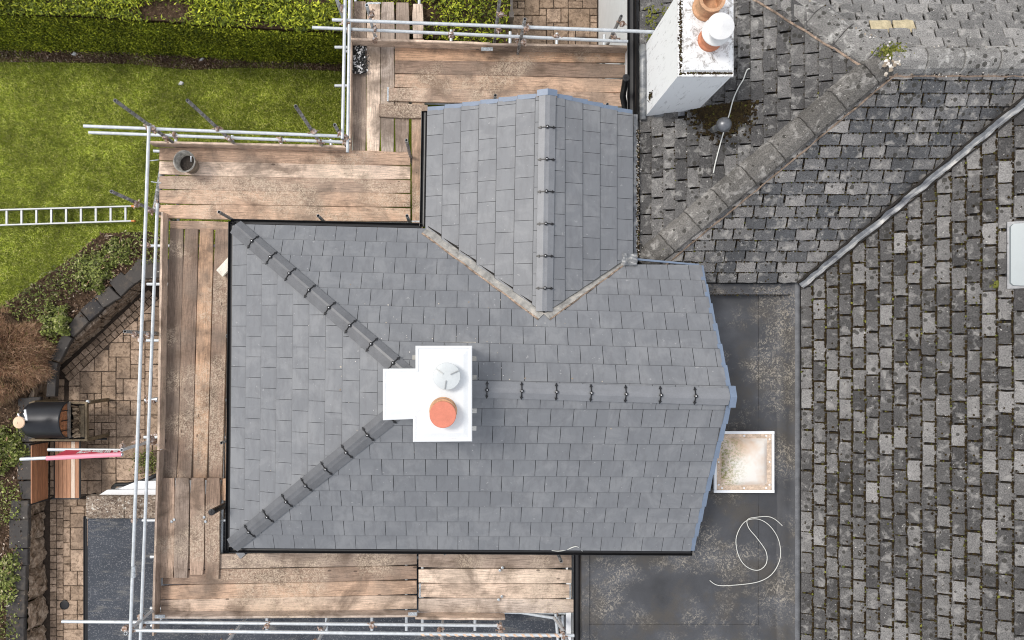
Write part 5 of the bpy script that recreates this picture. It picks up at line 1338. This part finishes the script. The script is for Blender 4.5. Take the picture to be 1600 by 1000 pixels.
obj('front_stretcher', MB().box((xb, cy, zc-.0), (.035, rr*2.02, .05)), 'steel_rim', sm)
for s2 in (-.17, 0, .17): obj('panel_batten', MB().box((xb-.012, cy+s2, zc+.12), (.012, .014, .2)), 'smoker_steel', sm)
fl0 = Vector((xa+.12, cy+.0, zc+.24)); capc = P(30, 660, 1.62)
obj('flue', MB().path([fl0, fl0+Vector((-.03, 0, .25)), capc+Vector((.02, 0, 0))], .045, 14), 'smoker_steel', sm, True)
obj('flue_collar', MB().lathe(fl0+Vector((-.0, 0, .03)), [(.085, 0), (.07, .02), (.055, .03)], 20), 'smoker_steel', sm)
obj('flue_cap', MB().lathe(capc, [(.092, 0), (.1, .006), (.09, .02), (.01, .03)], 28), 'cream_cap', sm)
mb = MB().bar(P(38, 645, 1.55), P(41, 652, 1.55), .03, .02).bar(P(28, 646, 1.6), P(31, 654, 1.6), .02, .02).bar(P(33, 654, 1.56), P(43, 656, 1.56), .04, .02).bar(P(39, 640, 1.6), P(42, 656, 1.6), .03, .02); obj('cap_bracket', mb, 'upvc', sm)
TZ = .72
fx0, fx1, fy0, fy1 = P(52, 0, TZ).x, P(137, 0, TZ).x, P(0, 687, TZ).y, P(0, 629, TZ).y
for (x_, y_) in ((fx0, fy0), (fx0, fy1), (fx1, fy0), (fx1, fy1)): obj('leg', MB().box((x_, y_, TZ/2), (.06, .06, TZ)), 'old_timber', sm)
for y_ in (fy0, fy1): obj('side_rail', MB().bar((fx0-.03, y_, TZ+.03), (fx1+.03, y_, TZ+.03), .03, .08), 'old_timber', sm)
obj('end_rail', MB().box((fx1, (fy0+fy1)/2, TZ+.03), (.035, fy1-fy0, .07)), 'old_timber', sm)
obj('table_top', MB().box(((fx0+xb)/2+.06, (fy0+fy1)/2, TZ-.02), (xb-fx0+.3, fy1-fy0-.06, .03)), 'smoker_steel', sm)
obj('hood_base', MB().box(((xa+xb)/2, cy, TZ+.1), (xb-xa-.1, rr*1.9, .2)), 'smoker_steel', sm)
obj('front_shelf', MB().box((fx1-.085, (fy0+fy1)/2, TZ+.03), (.1, fy1-fy0-.1, .03)), 'old_timber', sm)
for i in range(46):
    x_ = random.uniform(xb+.03, fx1-.15); y_ = random.uniform(fy0+.06, fy1-.06); a = random.uniform(-.7, .7); c_ = Vector((x_, y_, TZ+.02+random.uniform(0, .1))); d = Vector((math.cos(a), math.sin(a), random.uniform(-.2, .2)))*random.uniform(.03, .07); r_ = random.uniform(.016, .03)
    obj('log', MB().path([c_-d, c_+d], r_, random.choice((3, 4, 5))), 'log_wood', sm)
obj('corner_knob', MB().lathe((fx1+.02, fy1+.02, TZ), [(.03, 0), (.03, .05), (.01, .06)], 10), 'metal_trim', sm)
obj('axle', MB().path([(fx0, fy0-.05, .2), (fx1+.08, fy0-.05, .2)], .02, 8), 'bench_metal', sm)
# bench
be = thing('garden_bench', 'slatted orange brown wooden bench with dark metal frame facing the house', 'bench', (-7.05, -2.1, 0))
ys, yn = P(0, 778, .45).y, P(0, 690, .45).y; xs0, xs1 = P(86, 0, .45).x, P(124, 0, .45).x
cols = [(.4, .2, .11)]*6; cols[4] = (.62, .5, .4)
for k in range(6):
    w_ = (xs1-xs0)/6; o = obj('seat_slat', MB().box((xs0+w_*(k+.5), (ys+yn)/2, .45), (w_-.009, yn-ys, .022)), 'bench_wood', be); kk = random.uniform(.9, 1.1); o.color = (*[c*kk for c in cols[k]], 1)
for k in range(6):
    t_ = (k+.5)/6; zz = .5+.42*t_; xx = xs0-.1-.05*t_; o = obj('back_slat', MB().box((xx, (ys+yn)/2, zz), (.02, yn-ys-.0, .062)), 'bench_wood', be); kk = random.uniform(.85, 1.05); o.color = (.36*kk, .165*kk, .085*kk, 1)
for y_ in (ys-.012, yn+.012):
    mb = MB().bar((xs0-.17, y_, .96), (xs0-.08, y_, .44), .03, .03, (0, 1, 0)).bar((xs0-.1, y_, .435), (xs1+.01, y_, .435), .03, .03).bar((xs1-.02, y_, .44), (xs1+.06, y_, 0), .03, .03, (0, 1, 0)).bar((xs0-.08, y_, .44), (xs0-.16, y_, 0), .03, .03, (0, 1, 0)); obj('side_frame', mb, 'bench_metal', be)
obj('front_bar', MB().bar((xs1+.012, ys, .44), (xs1+.012, yn, .44), .016, .03), 'bench_metal', be); obj('back_bar', MB().bar((xs0-.014, ys, .44), (xs0-.014, yn, .44), .016, .03), 'bench_metal', be)
# cables
def cable(pts, name, label, r=.006, mat='cable_white'):
    P_ = [Vector(p) for p in pts]; out = []
    for i in range(len(P_)-1):
        p0, p1, p2, p3 = P_[max(i-1, 0)], P_[i], P_[i+1], P_[min(i+2, len(P_)-1)]
        for k in range(6):
            t_ = k/6; out.append(.5*((2*p1)+(-p0+p2)*t_+(2*p0-5*p1+4*p2-p3)*t_*t_+(-p0+3*p1-3*p2+p3)*t_**3))
    out.append(P_[-1]); o = obj(name, MB().path(out, r, 8), mat, None, True); recentre(o); tag(o, label, 'cable'); return o
z_ = FZ+.034
pxs = [(1109, 907), (1122, 914.5), (1150, 914), (1185, 909), (1207, 896), (1219, 872), (1217, 845), (1205, 824), (1188, 812), (1170, 812), (1158, 822), (1150, 843), (1154, 868), (1166, 885), (1184, 891), (1197, 881), (1197, 862), (1183, 841), (1170, 825), (1168, 812), (1183, 808), (1204, 808), (1221, 820), (1234, 838), (1242, 855), (1243, 862)]
cable([P(a, b, z_+(.012 if 12 < i else 0)+(.03 if i > 23 else 0)) for i, (a, b) in enumerate(pxs)], 'coiled_cable', 'thin white cable lying in a loose loop on the dark felt roof', .0065)
cable([oW.pt(*oW.uv(P(a, b, 3.4)), .06) for a, b in ((1112, 265), (1115, 250), (1124, 218), (1131, 196))]+[oW.pt(*oW.uv(P(a, b, 3.5)), .07) for a, b in ((1137, 172), (1144, 148), (1153, 130), (1160, 120), (1166, 106), (1171, 104))], 'roof_cable', 'white cable stretched over the old tiles past the ball topped vent', .009)
cable([P(a, b, z) for a, b, z in ((862, 860, 2.66), (873, 861, 2.68), (885, 859, 2.72), (895, 855, 2.76), (901, 854, 2.77), (906, 857, 2.72), (910, 861, 2.66))], 'eaves_cable', 'short white cable end hooked over the lower gutter', .007)
# little debris on the lawn
for (a, b, s_, lb) in ((116, 84, .045, 'pale stone lying in the soil strip under the hedge, nearest the left edge'), (315, 92, .04, 'cream stone in the soil strip under the hedge, farther right'), (283, 130, .05, 'crumpled whitish scrap lying on the shaded lawn')):
    p = P(a, b, ZL+.03); mb = MB().stone([(p.x-s_, p.y-s_*.5), (p.x+s_*.2, p.y-s_*.7), (p.x+s_, p.y+s_*.2), (p.x-s_*.1, p.y+s_*.6)], ZL, ZL+.05, .01, .008, 1); o = obj('pale_stone' if s_ < .05 else 'paper_scrap', mb, 'pale_shard'); recentre(o); tag(o, lb, 'stone' if s_ < .05 else 'scrap')
print('objects', len(bpy.data.objects), 'tris ~', sum(len(m.polygons) for m in bpy.data.meshes))
